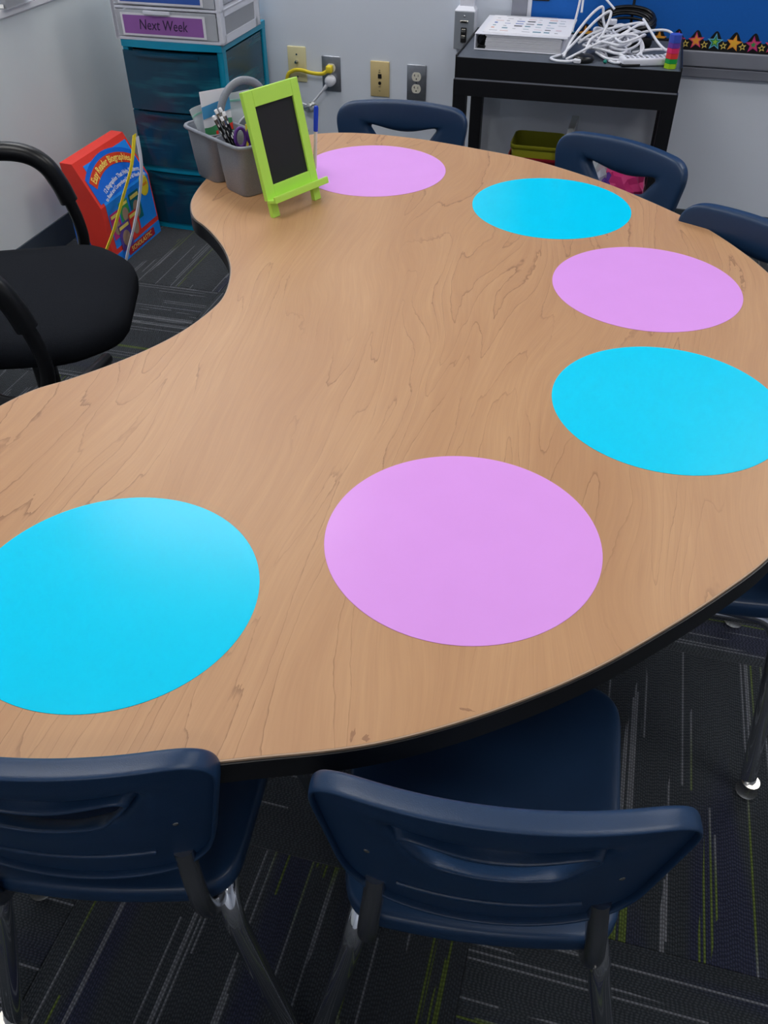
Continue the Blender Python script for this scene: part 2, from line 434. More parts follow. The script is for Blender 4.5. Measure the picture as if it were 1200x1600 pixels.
mesh_obj('trim_line', ring_mesh(loop, -.0012, .0006, H_TABLE - .003, H_TABLE - .0002), M_TANEDGE, table, 40)['label'] = 'thin pale line along the table edge'
mesh_obj('edge_band', ring_mesh(loop, -.0012, .0028, H_TABLE - .032, H_TABLE - .003), M_BLACKEDGE, table, 40)['label'] = 'black edge band'
bm = bmesh.new()
for sx in (-.42, .42): box(bm, -.5, .10, sx - .02, sx + .02, H_TABLE - .075, H_TABLE - .031, .002)
box(bm, -.15, -.11, -.42, .42, H_TABLE - .075, H_TABLE - .031, .002)
mesh_obj('apron_rail', bm, M_BLACKPNT, table)
def glide(bm, c=(0, 0, 0)):
    lathe(bm, [(.017, 0), (.0185, .004), (.014, .012), (.0135, .022), (.0155, .024), (.0155, .032)], 20, c)
for (lv, lu) in ((-4.05, -4.62), (-4.05, 4.62), (.35, -2.9), (.35, 2.9)):
    l = mesh_obj('leg', TB([(lv * S, lu * S, .03), (lv * S, lu * S, .30)], .0135, 18), M_CHROME, table, 40)
    u_ = mesh_obj('leg_sleeve', TB([(lv * S, lu * S, .28), (lv * S, lu * S, H_TABLE - .031)], .0175, 18), M_BLACKPNT, l, 40)
    bm = bmesh.new(); glide(bm, (lv * S, lu * S, 0)); mesh_obj('foot_glide', bm, M_NICKEL, l, 40)
# scuff marks on the laminate near the front edge
for (mx, my), w, h, sd in (((-.124, -.813), .0028, .009, 1), ((-.111, -.813), .0035, .005, 2), ((-.022, -.762), .008, .0018, 3)):
    rnd0 = random.Random(sd); bm = bmesh.new()
    prism(bm, [(mx + w * math.cos(2 * PI * k / 14) * rnd0.uniform(.35, 1.2), my + h * math.sin(2 * PI * k / 14) * rnd0.uniform(.5, 1.2)) for k in range(14)], H_TABLE, H_TABLE + .0002)
    mesh_obj('scuff_mark', bm, mat('brown_scuff', srgb(160, 118, 86), .6, noise=.1, nscale=300), table)
# ------------------------------------------------------------------ round write-on dots
dots = [((-.144, 12.174), 'P', 'pink vinyl dot beside the green easel at the far end of the table'),
        ((2.127, 10.839), 'C', 'cyan vinyl dot nearest the cart at the far right of the table'),
        ((2.825, 8.615), 'P', 'pink vinyl dot between the two right-hand cyan dots'),
        ((2.483, 6.335), 'C', 'cyan vinyl dot cut by the right edge of the picture'),
        ((.567, 4.589), 'P', 'large nearest pink vinyl dot at the front of the table'),
        ((-1.85, 4.065), 'C', 'nearest cyan vinyl dot at the front left of the table')]
for (cx, cy), k, lab in dots:
    bm = bmesh.new()
    prof = [(.1, 0.0), (S * .9, 0.0), (S, 0.0), (S, .0003), (S - .0004, .0006)]
    lathe(bm, [(S, 0), (S, .0004), (S - .0004, .0006)], 128)
    o = mesh_obj('table_dot', bm, M_PINK if k == 'P' else M_CYAN); o.location = (cx * S, cy * S, H_TABLE + .0001)
    tag(o, lab, 'table dot', 'round dots on the kidney table')
# ------------------------------------------------------------------ student chairs
def chair_proto():
    t = thing('student_chair', 'x', 'chair')
    Wt, Wb, ZT, ZB = .176, .138, .700, .462
    outer = rounded_poly([(0.0, ZT + .004), (-Wt, ZT - .004), (-Wb, ZB + .012), (0, ZB - .006), (Wb, ZB + .012), (Wt, ZT - .004)], [3, .045, .085, 3, .085, .045], 8)
    slot = rounded_poly([(0, .624), (-.080, .648), (-.090, .640), (-.058, .596), (0, .588), (.058, .596), (.090, .640), (.080, .648)], [.2, .012, .008, .03, .2, .03, .008, .012], 5)
    N = 96
    def start_top(poly):
        P = resample(poly, 400); k = max(range(400), key=lambda i: (P[i].y > .6) * (1 - abs(P[i].x)) + (0 if P[i].y > .6 else -5))
        P = P[k:] + P[:k]; return P
    O = resample(start_top(outer), N); I = resample(start_top(slot), N)
    # match points by angle from the slot centre so that rings do not twist
    def by_angle(poly, c, n):
        P = resample(poly, 1600); out = []
        ang = [(math.atan2(p.y - c[1], p.x - c[0])) % (2 * PI) for p in P]
        for k in range(n):
            a = 2 * PI * k / n
            i = min(range(len(P)), key=lambda i: abs((ang[i] - a + PI) % (2 * PI) - PI)); out.append(P[i])
        return out
    def eq(poly, c): # direction adapted sampling: use angle on a squashed copy
        return poly
    c = (0, .614)
    sq = lambda poly: [Vector((p.x, .614 + (p.y - .614) * 2.4)) for p in poly]
    un = lambda poly: [Vector((p.x, .614 + (p.y - .614) / 2.4)) for p in poly]
    I = un(by_angle(sq(slot), c, N)); O = un(by_angle(sq(outer), c, N))
    def ypos(x, z): return 1.05 * x * x + (ZT - z) * .14 + .0
    bm = bmesh.new(); rings = []
    def ring(ps, dy, sc=1.0):
        rings.append([bm.verts.new((p.x, ypos(p.x, p.y) + dy, p.y)) for p in ps])
    mixp = lambda t: [I[k].lerp(O[k], t) for k in range(N)]
    ring(I, -.024); ring(mixp(.02), -.018); ring(mixp(.06), -.010); ring(mixp(.13), -.004); ring(mixp(.24), -.0008)
    for tt in (.4, .6, .8, .93): ring(mixp(tt), 0)
    ring(mixp(.985), -.0012); ring(O, -.005); ring(O, -.012); ring(O, -.024)
    for a, b in zip(rings, rings[1:]):
        for k in range(N): bm.faces.new((a[k], a[(k + 1) % N], b[(k + 1) % N], b[k]))
    o = mesh_obj('backrest', bm, M_NAVY, t, 180); mod_solid(o, .0042, 0); mod_subsurf(o, 1)
    bm = bmesh.new(); rings = []
    for tt, dy in ((.10, -.0065), (.13, -.013), (.2, -.0165), (.4, -.018), (.6, -.018), (.8, -.0165), (.93, -.0155), (.985, -.0150)): ring(mixp(tt), dy)
    for a, b in zip(rings, rings[1:]):
        for k in range(N): bm.faces.new((a[k], a[(k + 1) % N], b[(k + 1) % N], b[k]))
    o = mesh_obj('rear_panel', bm, M_NAVY, t, 180); mod_subsurf(o, 1)
    # ribs and pocket on the back side of the shell
    bm = bmesh.new()
    pts = [(x, ypos(x, .515) - .018, .515 + .25 * x * x) for x in [(-.09 + .018 * i) for i in range(11)]]
    tube(bm, pts, .0035, 8)
    tube(bm, [(x, y + .001, z + .016) for x, y, z in pts], .0022, 8)
    mesh_obj('rib', bm, M_NAVY, t, 60)
    # seat
    so = rounded_poly([(-.148, .035), (0, .022), (.148, .035), (.182, .385), (0, .395), (-.182, .385)], [.05, 3, .05, .06, 3, .06], 8)
    SO = resample(so, 72); cen = Vector((0, .21)); bm = bmesh.new(); rings = []
    def zs(p, q):
        y = p.y; d = -.014 * (1 - q * q)
        fr = max(0, (y - .30) / .09); re = max(0, (.11 - y) / .09)
        return .402 + d - .012 * fr * fr + .004 * re * re
    cv = bm.verts.new((0, .21, .402 - .014))
    for q in (.25, .5, .7, .85, .94, .985):
        rings.append([bm.verts.new((*(cen.lerp(p, q)), zs(cen.lerp(p, q), q) - (.0015 if q > .98 else 0))) for p in SO])
    for dz in (.006, .014, .028):
        rings.append([bm.verts.new((p.x, p.y, zs(p, 1) - dz)) for p in SO])
    n = len(SO)
    for k in range(n): bm.faces.new((cv, rings[0][k], rings[0][(k + 1) % n]))
    for a, b in zip(rings, rings[1:]):
        for k in range(n): bm.faces.new((a[k], a[(k + 1) % n], b[(k + 1) % n], b[k]))
    o = mesh_obj('seat', bm, M_NAVY, t, 180); mod_solid(o, .0042, 0); mod_subsurf(o, 1)
    for s in (-1, 1):
        bm = bmesh.new()
        tube(bm, catmull([(s * .112, .030, .500), (s * .114, .026, .47), (s * .118, .020, .43), (s * .121, .020, .395), (s * .123, .034, .362), (s * .126, .07, .350), (s * .13, .14, .350), (s * .13, .20, .352)], 6), .0115, 14)
        mesh_obj('back_post', bm, M_DKMETAL, t, 60)
        for nm, pts, g in (('rear', [(s * .128, .17, .362), (s * .130, .11, .362), (s * .133, .07, .355), (s * .140, .046, .325), (s * .151, .036, .26), (s * .197, .014, .03)], (s * .202, .011)),
                           ('front', [(s * .131, .19, .362), (s * .135, .26, .362), (s * .139, .30, .355), (s * .146, .323, .325), (s * .155, .335, .26), (s * .197, .365, .03)], (s * .202, .368))):
            bm = bmesh.new(); tube(bm, catmull(pts, 6), .0132, 16); leg = mesh_obj('leg', bm, M_CHROME, t, 60)
            bm = bmesh.new(); glide(bm, (g[0], g[1], 0)); mesh_obj('foot_glide', bm, M_NICKEL, leg, 40)
        bm = bmesh.new(); x = s * .118; y = ypos(x, .565) - .0175
        r = bmesh.ops.create_uvsphere(bm, u_segments=10, v_segments=6, radius=.0042)
        for v in r['verts']: v.co = Vector((v.co.x + x, v.co.y * .5 + y, v.co.z + .575))
        mesh_obj('screw', bm, M_NICKEL, t, 60)
    for y in (.10, .28):
        bm = TB([(-.13, y, .352), (.13, y, .352)], .010, 12); mesh_obj('crossbar', bm, M_DKMETAL, t, 60)
    return t
proto = chair_proto()
chairs = [((.100, .378), -6.5, 'navy plastic student chair at the front of the table, its whole back in view'),
          ((-.322, .425), -3.0, 'navy plastic student chair at the front left, cut by the left edge of the picture'),
          ((.050, 2.345), 166.4, 'navy plastic student chair at the far end of the table, below the wall outlets'),
          ((.555, 2.035), 135.0, 'navy plastic student chair in front of the black cart, pink bag seen through its slot'),
          ((.715, 1.575), 124.0, 'navy plastic student chair at the far right, behind the table edge near the baseboard'),
          ((.690, 1.010), 76.0, 'navy plastic student chair at the right picture edge, only seat corner and leg showing')]
for k, ((x, y), r, lab) in enumerate(chairs):
    o = proto if k == 0 else copy_tree(proto)
    o.location = (x, y, 0); o.rotation_euler = (0, 0, math.radians(r))
    tag(o, lab, 'chair', 'navy student chairs around the kidney table')

# ------------------------------------------------------------------ office chair (black) on the left
oc = thing('office_chair', 'black fabric swivel office chair with loop armrests in the notch of the table', 'chair', (-.822, 1.741, 0), math.radians(8.5))
so = rounded_poly([(-.24, -.22), (.15, -.235), (.255, -.14), (.265, .16), (.17, .26), (-.24, .24)], [.1, .12, .14, .14, .12, .1], 8)
SO = resample(so, 64); bm = bmesh.new(); cen = Vector((.02, 0)); rings = []
for q, z in ((.0, .493), (.35, .492), (.6, .490), (.8, .486), (.93, .478), (.985, .466), (1.0, .450), (.99, .430), (.95, .416), (.85, .410), (.4, .408)):
    rings.append([bm.verts.new((*(cen.lerp(p, max(q, .01))), z - max(0, (p.x * q - .12)) ** 2 * .8)) for p in SO])
n = 64
for a, b in zip(rings, rings[1:]):
    for k in range(n): bm.faces.new((a[k], a[(k + 1) % n], b[(k + 1) % n], b[k]))
bm.faces.new(rings[0]); bm.faces.new(rings[-1][::-1])
mesh_obj('seat', bm, M_BLACKFAB, oc, 60)
bm = bmesh.new(); box(bm, -.14, .16, -.13, .13, .385, .412, .008); box(bm, -.06, .12, -.07, .07, .34, .39, .01); mesh_obj('mechanism', bm, M_BLACKPL, oc, 40)
for s in (-1, 1):
    Y = s * .315
    a = mesh_obj('armrest', TB([(-.26, Y, .655), (-.16, Y, .675), (-.04, Y, .680), (.03, Y, .672), (.072, Y, .645), (.095, Y * 1.0, .60), (.108, Y, .555)], .0215, 14, False, 1.0, 7), M_BLACKPL, oc, 60)
    mesh_obj('arm_tube', TB([(.105, Y, .57), (.118, Y, .51), (.120, Y, .455), (.105, Y, .408), (.06, Y * .98, .388), (0, Y * .9, .385), (-.06, Y * .6, .385), (-.06, Y * .3, .385)], .0145, 12, False, 1.0, 7), M_BLACKPL, a, 60)
    mesh_obj('arm_back_tube', TB([(-.25, Y, .655), (-.30, Y, .62), (-.31, Y, .55), (-.29, Y, .44), (-.24, Y * .9, .392), (-.12, Y * .5, .388)], .0145, 12, False, 1.0, 7), M_BLACKPL, a, 60)
HB = Vector((.01, .065, 0))
mesh_obj('gas_column', TB([(HB.x, HB.y, .08), (HB.x, HB.y, .36)], .028, 20), M_BLACKPL, oc, 40)
bm = bmesh.new()
for k in range(5):
    a = math.radians(76 + 72 * k); d = Vector((math.cos(a), math.sin(a), 0))
    sp = bmesh.new(); tube(sp, [HB + d * .02 + Vector((0, 0, .10)), HB + d * .18 + Vector((0, 0, .095)), HB + d * .34 + Vector((0, 0, .075))], [.030, .024, .016], 10)
    spoke = mesh_obj('base_spoke', sp, M_BLACKPL, oc, 60)
    cb = bmesh.new(); pp = Vector((-d.y, d.x, 0)); c = HB + d * .34 + Vector((0, 0, .029))
    for sgn in (-1, 1): tube(cb, [c + pp * sgn * .006, c + pp * sgn * .024], .028, 18)
    tube(cb, [c + pp * -.022 + Vector((0, 0, .004)), c + pp * .022 + Vector((0, 0, .004))], .022, 14)
    tube(cb, [c + Vector((0, 0, .01)), c + Vector((0, 0, .05))], .007, 10)
    mesh_obj('caster', cb, M_BLACKPL, spoke, 50)
# backrest, out of the picture to the left
bp = rounded_poly([(-.22, .60), (-.2, 1.02), (.2, 1.02), (.22, .60)], .09, 8); bm = bmesh.new()
prism(bm, [(p.x, p.y) for p in bp], -.025, .025, lambda x, y, z: Vector((-.31 + z + .6 * x * x, x, y)))
mesh_obj('backrest', bm, M_BLACKFAB, oc, 60)
mesh_obj('back_bar', TB([(-.05, 0, .39), (-.25, 0, .39), (-.34, 0, .43), (-.36, 0, .55), (-.345, 0, .8)], .016, 12, False, 1.6, 6), M_BLACKPL, oc, 60)

# ------------------------------------------------------------------ teal drawer tower in the corner
def W_thing(name, label, cat, u, v, z, rz=0.0, group=None): return thing(name, label, cat, W(u, v, z), RA + rz, group)
tw = W_thing('drawer_tower', 'tall smoky teal plastic three drawer tower standing in the corner', 'storage tower', -1.53, 2.93, 0)
# local: x -.19..+.185, y 0..+.39, z 0...65
X0, X1, YD = -.185, .185, .40
def bowed(bm, x0, x1, z0, z1, y0, y1, bow=.012, n=10):
    fr = [(x0 + (x1 - x0) * k / n) for k in range(n + 1)]
    pts = [(x, y0 - bow * (1 - ((x - (x0 + x1) / 2) / ((x1 - x0) / 2)) ** 2)) for x in fr] + [(x1, y1), (x0, y1)]
    prism(bm, pts, z0, z1)
bm = bmesh.new(); bowed(bm, X0, X1, .628, .650, .0, YD, .012); mesh_obj('top_panel', bm, M_TEAL, tw)
bm = bmesh.new(); bowed(bm, X0, X1, .0, .022, .0, YD, .012); mesh_obj('base_panel', bm, M_TEAL, tw)
for z, hh in ((.212, .020),):
    bm = bmesh.new(); bowed(bm, X0, X1, z, z + hh, .004, YD, .014); mesh_obj('shelf_divider', bm, M_TEAL, tw)
for x in (X0, X1 - .022):
    for (ya, yb) in ((.0, .035), (YD - .035, YD)):
        mesh_obj('corner_post', BX(x, x + .022, ya + .004, yb, .022, .628, .003), M_TEAL, tw)
for x in (X0 + .004, X1 - .010):
    mesh_obj('side_panel', BX(x, x + .005, .035, YD - .035, .03, .62), M_TEALDR, tw)
mesh_obj('back_panel', BX(X0 + .02, X1 - .02, YD - .008, YD - .003, .022, .628), M_TEALDR, tw)
for k, (z0, z1) in enumerate(((.236, .424), (.430, .618), (.026, .208))):
    d = bmesh.new(); bowed(d, X0 + .004, X1 - .020, z0, z1, -.006, .010, .014)
    box(d, X0 + .026, X0 + .029, .01, YD - .02, z0 + .01, z1 - .02); box(d, X1 - .03, X1 - .027, .01, YD - .02, z0 + .01, z1 - .02)
    box(d, X0 + .026, X1 - .027, .01, YD - .02, z0 + .006, z0 + .01)
    dr = mesh_obj('drawer', d, M_TEALDR, tw)
    bm = bmesh.new(); bowed(bm, X0 + .06, X1 - .08, z1 - .012, z1 - .004, -.022, -.008, .012); mesh_obj('pull_lip', bm, M_TEALDR, dr)
# ------------------------------------------------------------------ small white drawer box on top
wb = W_thing('desktop_drawer_box', 'small white drawer unit with coloured labels on top of the teal tower', 'drawer unit', -1.53, 2.925, .650)
x0, x1, yd, hz = -.197, .197, .335, .20
bm = bmesh.new()
for (a, b, c, d, e, f) in ((x0, x1, 0, yd, 0, .010), (x0, x1, 0, yd, .094, .102), (x0, x1, 0, yd, .188, .198)): box(bm, a, b, c, d, e, f, .002)
for x in (x0, x1 - .016):
    for ya, yb in ((0, .03), (yd - .045, yd)): box(bm, x, x + .016, ya, yb, .0, .198, .002)
box(bm, x0, x0 + .012, 0.0, .006, 0, .198); box(bm, x0, x1, yd - .006, yd, 0, .198)
for x in (x0, x1 - .010):
    box(bm, x, x + .010, .02, yd - .02, .008, .026); box(bm, x, x + .010, .02, yd - .02, .080, .10)
mesh_obj('frame', bm, M_WHITEPL, wb)
for k, z in enumerate((.0, .094)):
    bm = bmesh.new(); box(bm, x0 + .014, x1 - .018, -.004, .002, z + .012, z + .092, .002)
    box(bm, x0 + .018, x0 + .021, .002, yd - .02, z + .014, z + .08); box(bm, x1 - .023, x1 - .020, .002, yd - .02, z + .014, z + .08); box(bm, x0 + .018, x1 - .02, .002, yd - .02, z + .012, z + .015)
    dr = mesh_obj('drawer', bm, M_CLEAR, wb)
    bm = bmesh.new(); bowed(bm, -.075, .02, z + .084, z + .092, -.014, -.003, .006); mesh_obj('pull_tab', bm, M_WHITEPL, dr)
    bm = bmesh.new(); box(bm, x0 + .034, x1 - .056, -.0062, -.0045, z + .016, z + .083); fr = mesh_obj('label_card', bm, M_PAPER, dr)
    fr['label'] = 'white bordered paper label'
    bm = bmesh.new(); box(bm, x0 + .042, x1 - .065, -.0068, -.006, z + .022, z + .077); p = mesh_obj('label_print', bm, M_PURPLE if k == 0 else M_BLUELAB, dr)
    p['label'] = 'purple printed label reading Next Week' if k == 0 else 'blue printed label with script lettering'
    if k == 0:
        bm = text_bm('Next Week', .044, .0003, .12)
        bm.transform(Matrix.Translation((-.012, -.0072, z + .049)) @ Matrix.Rotation(PI / 2, 4, 'X') @ Matrix.Diagonal((.82, 1, 1, 1)))
        mesh_obj('lettering', bm, M_INK, dr)
    bm = bmesh.new()
    for q in range(3): box(bm, x0 + .04, x1 - .05, .02, yd - .05, z + .018 + q * .012, z + .026 + q * .012)
    mesh_obj('papers', bm, M_PAPER, dr)
mesh_obj('side_panel', BX(x1 - .006, x1 - .003, .03, yd - .045, .026, .08), mat('grey_side', srgb(160, 163, 170), .4, noise=.02), wb)

# ------------------------------------------------------------------ red book box by the left wall
bb = W_thing('book_box', 'red and blue cardboard box of easy reader books standing against the left wall', 'book box', 0, 0, 0)
PR = [(-1.662, 0.0), (-1.664, .045), (-1.674, .215), (-1.748, .357)]      # front profile (u,z)
BK = [(-1.792, .359), (-1.778, .205), (-1.735, .055)]
VA, VBX = 2.535, 2.885
bm = bmesh.new()
prof = PR + BK + [(-1.73, 0.0)]
prism(bm, prof, VA, VBX, lambda a, b, z: Vector((a, z, b)))
mesh_obj('carton', bm, M_RED, bb)
bm = bmesh.new(); prism(bm, [(-1.732, 0), (-1.732, .10), (-1.785, .215), (-1.800, .215), (-1.80, 0)], VA + .006, VBX - .006, lambda a, b, z: Vector((a, z, b))); mesh_obj('back_board', bm, M_DBLUE, bb)['label'] = 'blue rear stand'
# front surface mapping: s along v (0..1), t = length along the profile from the bottom
PL = [0]
for a, b in zip(PR, PR[1:]): PL.append(PL[-1] + math.hypot(b[0] - a[0], b[1] - a[1]))
def front(s, t, off):
    t = max(0.0, t); i = 0
    while i < len(PR) - 2 and t > PL[i + 1]: i += 1
    a, b = PR[i], PR[i + 1]; k = (t - PL[i]) / (PL[i + 1] - PL[i]); du, dz = b[0] - a[0], b[1] - a[1]; l = math.hypot(du, dz)
    nu, nz = dz / l, -du / l
    return Vector((a[0] + du * k + nu * off, VA + s, a[1] + dz * k + nz * off))
def decal(name, poly, m, off=.001, th=.0006, parent=bb, bmi=None):
    bm = bmi or bmesh.new()
    if bmi is None: prism(bm, poly, off, off + th)
    for t in PL[1:-1]: bmesh.ops.bisect_plane(bm, geom=bm.verts[:] + bm.edges[:] + bm.faces[:], plane_co=(0, t, 0), plane_no=(0, 1, 0))
    if bmi is not None:
        for v in bm.verts: v.co.z = off if v.co.z < 0 else off + th
    for v in bm.verts: v.co = front(v.co.x, v.co.y, v.co.z)
    return mesh_obj(name, bm, m, parent)
TT = PL[-1]; WB = VBX - VA
bm = bmesh.new(); decal('base_strip', [(.004, 0), (WB - .002, 0), (WB - .002, .044), (.004, .044)], M_BLUE, .0008)
decal('front_panel', [(.03, .062), (WB - .008, .062), (WB - .008, .215), (WB - .012, .25), (WB - .012, .352), (.045, .352), (.045, .30), (.03, .30)], M_BLUE, .0008)['label'] = 'blue front panel'
BR, BCX, BTY = .265, .172, .327
def arcp(s0, r): return (BCX + r * math.sin(s0), BTY - BR + r * math.cos(s0))
AS = [-.56 + 1.12 * k / 14 for k in range(15)]
decal('arched_panel', [(.012, .225)] + [arcp(a, BR + .034) for a in AS] + [(WB - .012, .225)], M_DBLUE, .0016)
decal('title_banner', [arcp(a, BR + .017) for a in AS] + [arcp(a, BR - .019) for a in AS[::-1]], flat('banner_red', 214, 66, 34), .0024)['label'] = 'curved red title banner'
def box_text(name, s, cx, cy, size, m, off, sx=1.0, arc=None, bold=0.0):
    bm = text_bm(s, size, .0003, 0, bold=bold)
    for v in bm.verts:
        x, y = v.co.x * sx, v.co.y
        if arc:
            R = arc; a = x / R; v.co.x = cx + (R + y) * math.sin(a); v.co.y = cy + (R + y) * math.cos(a) - R
        else: v.co.x = cx + x; v.co.y = cy + y
    decal(name, None, m, off, .0004, bb, bm)
box_text('title_lettering', 'Easy Reader Biographies', .172, .326, .034, M_CREAM, .0032, .80, .265, .0005)
box_text('subtitle_lettering', '12 Biographies That Help Students', .190, .268, .0215, M_PAPER, .0026, .84, .4, .0003)
box_text('subtitle_lettering', 'to Read and Comprehend Lots of Nonfiction', .190, .245, .0185, M_PAPER, .0026, .84, .5, .0003)
decal('bonus_seal', [(.298 + .032 * math.cos(a), .192 + .036 * math.sin(a)) for a in [2 * PI * k / 24 for k in range(24)]], M_YELLOW, .0026)['label'] = 'round yellow seal'
box_text('seal_lettering', 'Tools', .298, .197, .02, M_RED, .0034)
for (cx, cy, m, w, h) in ((.065, .135, M_MAGENTA, .062, .088), (.135, .155, M_GREEN, .062, .080), (.215, .148, M_TEALP, .072, .100), (.105, .082, M_VIOLET, .080, .092), (.180, .095, M_RED, .066, .092)):
    off = .0022 if cy > .13 else .0030
    decal('book_cover', [(cx - w / 2, cy - h / 2), (cx + w / 2, cy - h / 2), (cx + w / 2, cy + h / 2), (cx - w / 2, cy + h / 2)], m, off)
    decal('cover_portrait', [(cx + w * .32 * math.cos(a), cy - h * .1 + h * .3 * math.sin(a)) for a in [2 * PI * k / 16 for k in range(16)]], M_SKIN, off + .0008)
    decal('cover_band', [(cx - w * .4, cy + h * .3), (cx + w * .4, cy + h * .3), (cx + w * .4, cy + h * .42), (cx - w * .4, cy + h * .42)], M_CREAM, off + .0008)
decal('publisher_strip', [(.10, .008), (.30, .008), (.30, .036), (.10, .036)], flat('publisher_red', 176, 30, 50), .0018)
box_text('publisher_lettering', 'SCHOLASTIC', .20, .022, .024, M_CREAM, .0026, 1.1)
def ribbon(bm, pts, w, th, side):
    """flat strap: pts polyline, side = unit vector of its width"""
    P = [Vector(p) for p in pts]; side = Vector(side).normalized(); rings = []
    for i, p in enumerate(P):
        t = (P[min(i + 1, len(P) - 1)] - P[max(i - 1, 0)]).normalized(); nn = t.cross(side).normalized()
        rings.append([bm.verts.new(p + side * (sx * w / 2) + nn * (sn * th / 2)) for sx, sn in ((-1, -1), (1, -1), (1, 1), (-1, 1))])
    for a, b in zip(rings, rings[1:]):
        for k in range(4): bm.faces.new((a[k], a[(k + 1) % 4], b[(k + 1) % 4], b[k]))
    bm.faces.new(rings[0][::-1]); bm.faces.new(rings[-1])
bm = bmesh.new(); ribbon(bm, catmull([W(-1.645, 2.790, .385), W(-1.625, 2.70, .31), W(-1.625, 2.615, .24), W(-1.63, 2.52, .155), W(-1.645, 2.45, .085), W(-1.652, 2.42, .01)], 6), .024, .002, WN)
tag(mesh_obj('strap', bm, M_YELLOW), 'yellow strap hanging down the front of the red book box', 'strap')
bm = bmesh.new(); ribbon(bm, catmull([W(-1.640, 2.797, .375), W(-1.625, 2.765, .29), W(-1.625, 2.72, .205), W(-1.63, 2.655, .12), W(-1.64, 2.60, .05), W(-1.648, 2.58, .01)], 6), .020, .002, WN)
tag(mesh_obj('strap', bm, M_WHITEPL), 'white strap hanging down the front of the red book box', 'strap')

# ------------------------------------------------------------------ black cart with things on it
ct = W_thing('av_cart', 'black steel cart with a dark grey top against the back wall', 'cart', 0, 0, 0)
CU0, CU1, CV0, CV1, CZ = -.556, .134, 2.945, 3.335, .66
mesh_obj('top_tray', BX(CU0 + .004, CU1 - .004, CV0 + .004, CV1 - .004, CZ - .006, CZ - .001), M_CARTTOP, ct)['label'] = 'dark grey top surface'
bm = bmesh.new()
box(bm, CU0, CU1, CV0, CV0 + .004, CZ - .060, CZ, .001); box(bm, CU0, CU1, CV1 - .004, CV1, CZ - .060, CZ + .006, .001)
box(bm, CU0, CU0 + .004, CV0, CV1, CZ - .060, CZ + .006, .001); box(bm, CU1 - .004, CU1, CV0, CV1, CZ - .060, CZ + .010, .001)
mesh_obj('top_rim', bm, M_BLACKPNT, ct)
mesh_obj('seam_strip', BX(CU0 + .004, CU1 - .002, CV0 + .0005, CV0 + .004, CZ - .0645, CZ - .0600), M_ALU, ct)
bm = bmesh.new(); box(bm, CU0 - .003, CU1 + .003, CV0 - .001, CV0 + .03, CZ - .112, CZ - .0645, .001); box(bm, CU0 - .003, CU1 + .003, CV1 - .03, CV1, CZ - .112, CZ - .060, .001)
mesh_obj('upper_rail', bm, M_BLACKPNT, ct)
for u in (CU0 - .003, CU1 + .003 - .042):
    for v in (CV0, CV1 - .04): mesh_obj('leg', BX(u, u + .042, v, v + .038, .06, CZ - .11, .001), M_BLACKPNT, ct)
    mesh_obj('side_rail', BX(u + .004, u + .036, CV0 + .03, CV1 - .03, CZ - .112, CZ - .062), M_BLACKPNT, ct)
mesh_obj('lower_shelf', BX(CU0, CU1, CV0 + .002, CV1, .16, .20, .002), M_BLACKPNT, ct)
for u in (CU0 + .02, CU1 - .02):
    for v in (CV0 + .03, CV1 - .03):
        bm = bmesh.new(); tube(bm, [Vector((u - .012, v, .03)), Vector((u + .012, v, .03))], .03, 16); tube(bm, [Vector((u, v, .03)), Vector((u, v, .062))], .008, 8); mesh_obj('caster', bm, M_BLACKPL, ct, 50)
# things on the lower shelf
bn = W_thing('storage_bin', 'yellow green plastic bin nested in a red one on the cart lower shelf', 'bin', -.285, 3.13, .20)
def open_bin(bm, w, d, h, th=.004, taper=.86, r=.025, z0=0):
    o = resample(rounded_poly([(-w / 2, -d / 2), (w / 2, -d / 2), (w / 2, d / 2), (-w / 2, d / 2)], r, 6), 48)
    lv = [(taper, z0, 0), (1.0, z0 + h, 0), (1.03, z0 + h, .003), (1.03, z0 + h - .012, .003)]
    rings = [[bm.verts.new((p.x * s + 0, p.y * s, z)) for p in o] for s, z, _ in lv]
    for a, b in zip(rings, rings[1:]):
        for k in range(48): bm.faces.new((a[k], a[(k + 1) % 48], b[(k + 1) % 48], b[k]))
    bm.faces.new(rings[0][::-1])
bm = bmesh.new(); open_bin(bm, .180, .170, .138); o = mesh_obj('red_bin', bm, M_REDBIN, bn, 40); mod_solid(o, .002, 0)
bm = bmesh.new(); open_bin(bm, .170, .160, .148, z0=.028); o = mesh_obj('green_bin', bm, M_OLIVE, bn, 40); mod_solid(o, .002, 0)
fo = W_thing('plastic_folder', 'clear sleeve of printed papers standing beside the bin under the cart', 'folder', -.175, 3.09, .20)
mesh_obj('sleeve', BX(-.010, .014, -.10, .10, 0, .245, .003), M_CLEARBAG, fo)
for q in range(3): mesh_obj('sheet', BX(-.006 + q * .006, -.004 + q * .006, -.095, .095, .002, .235 - q * .012), [M_PAPER, flat('yellow_sheet', 210, 205, 120), M_GREY][q], fo)
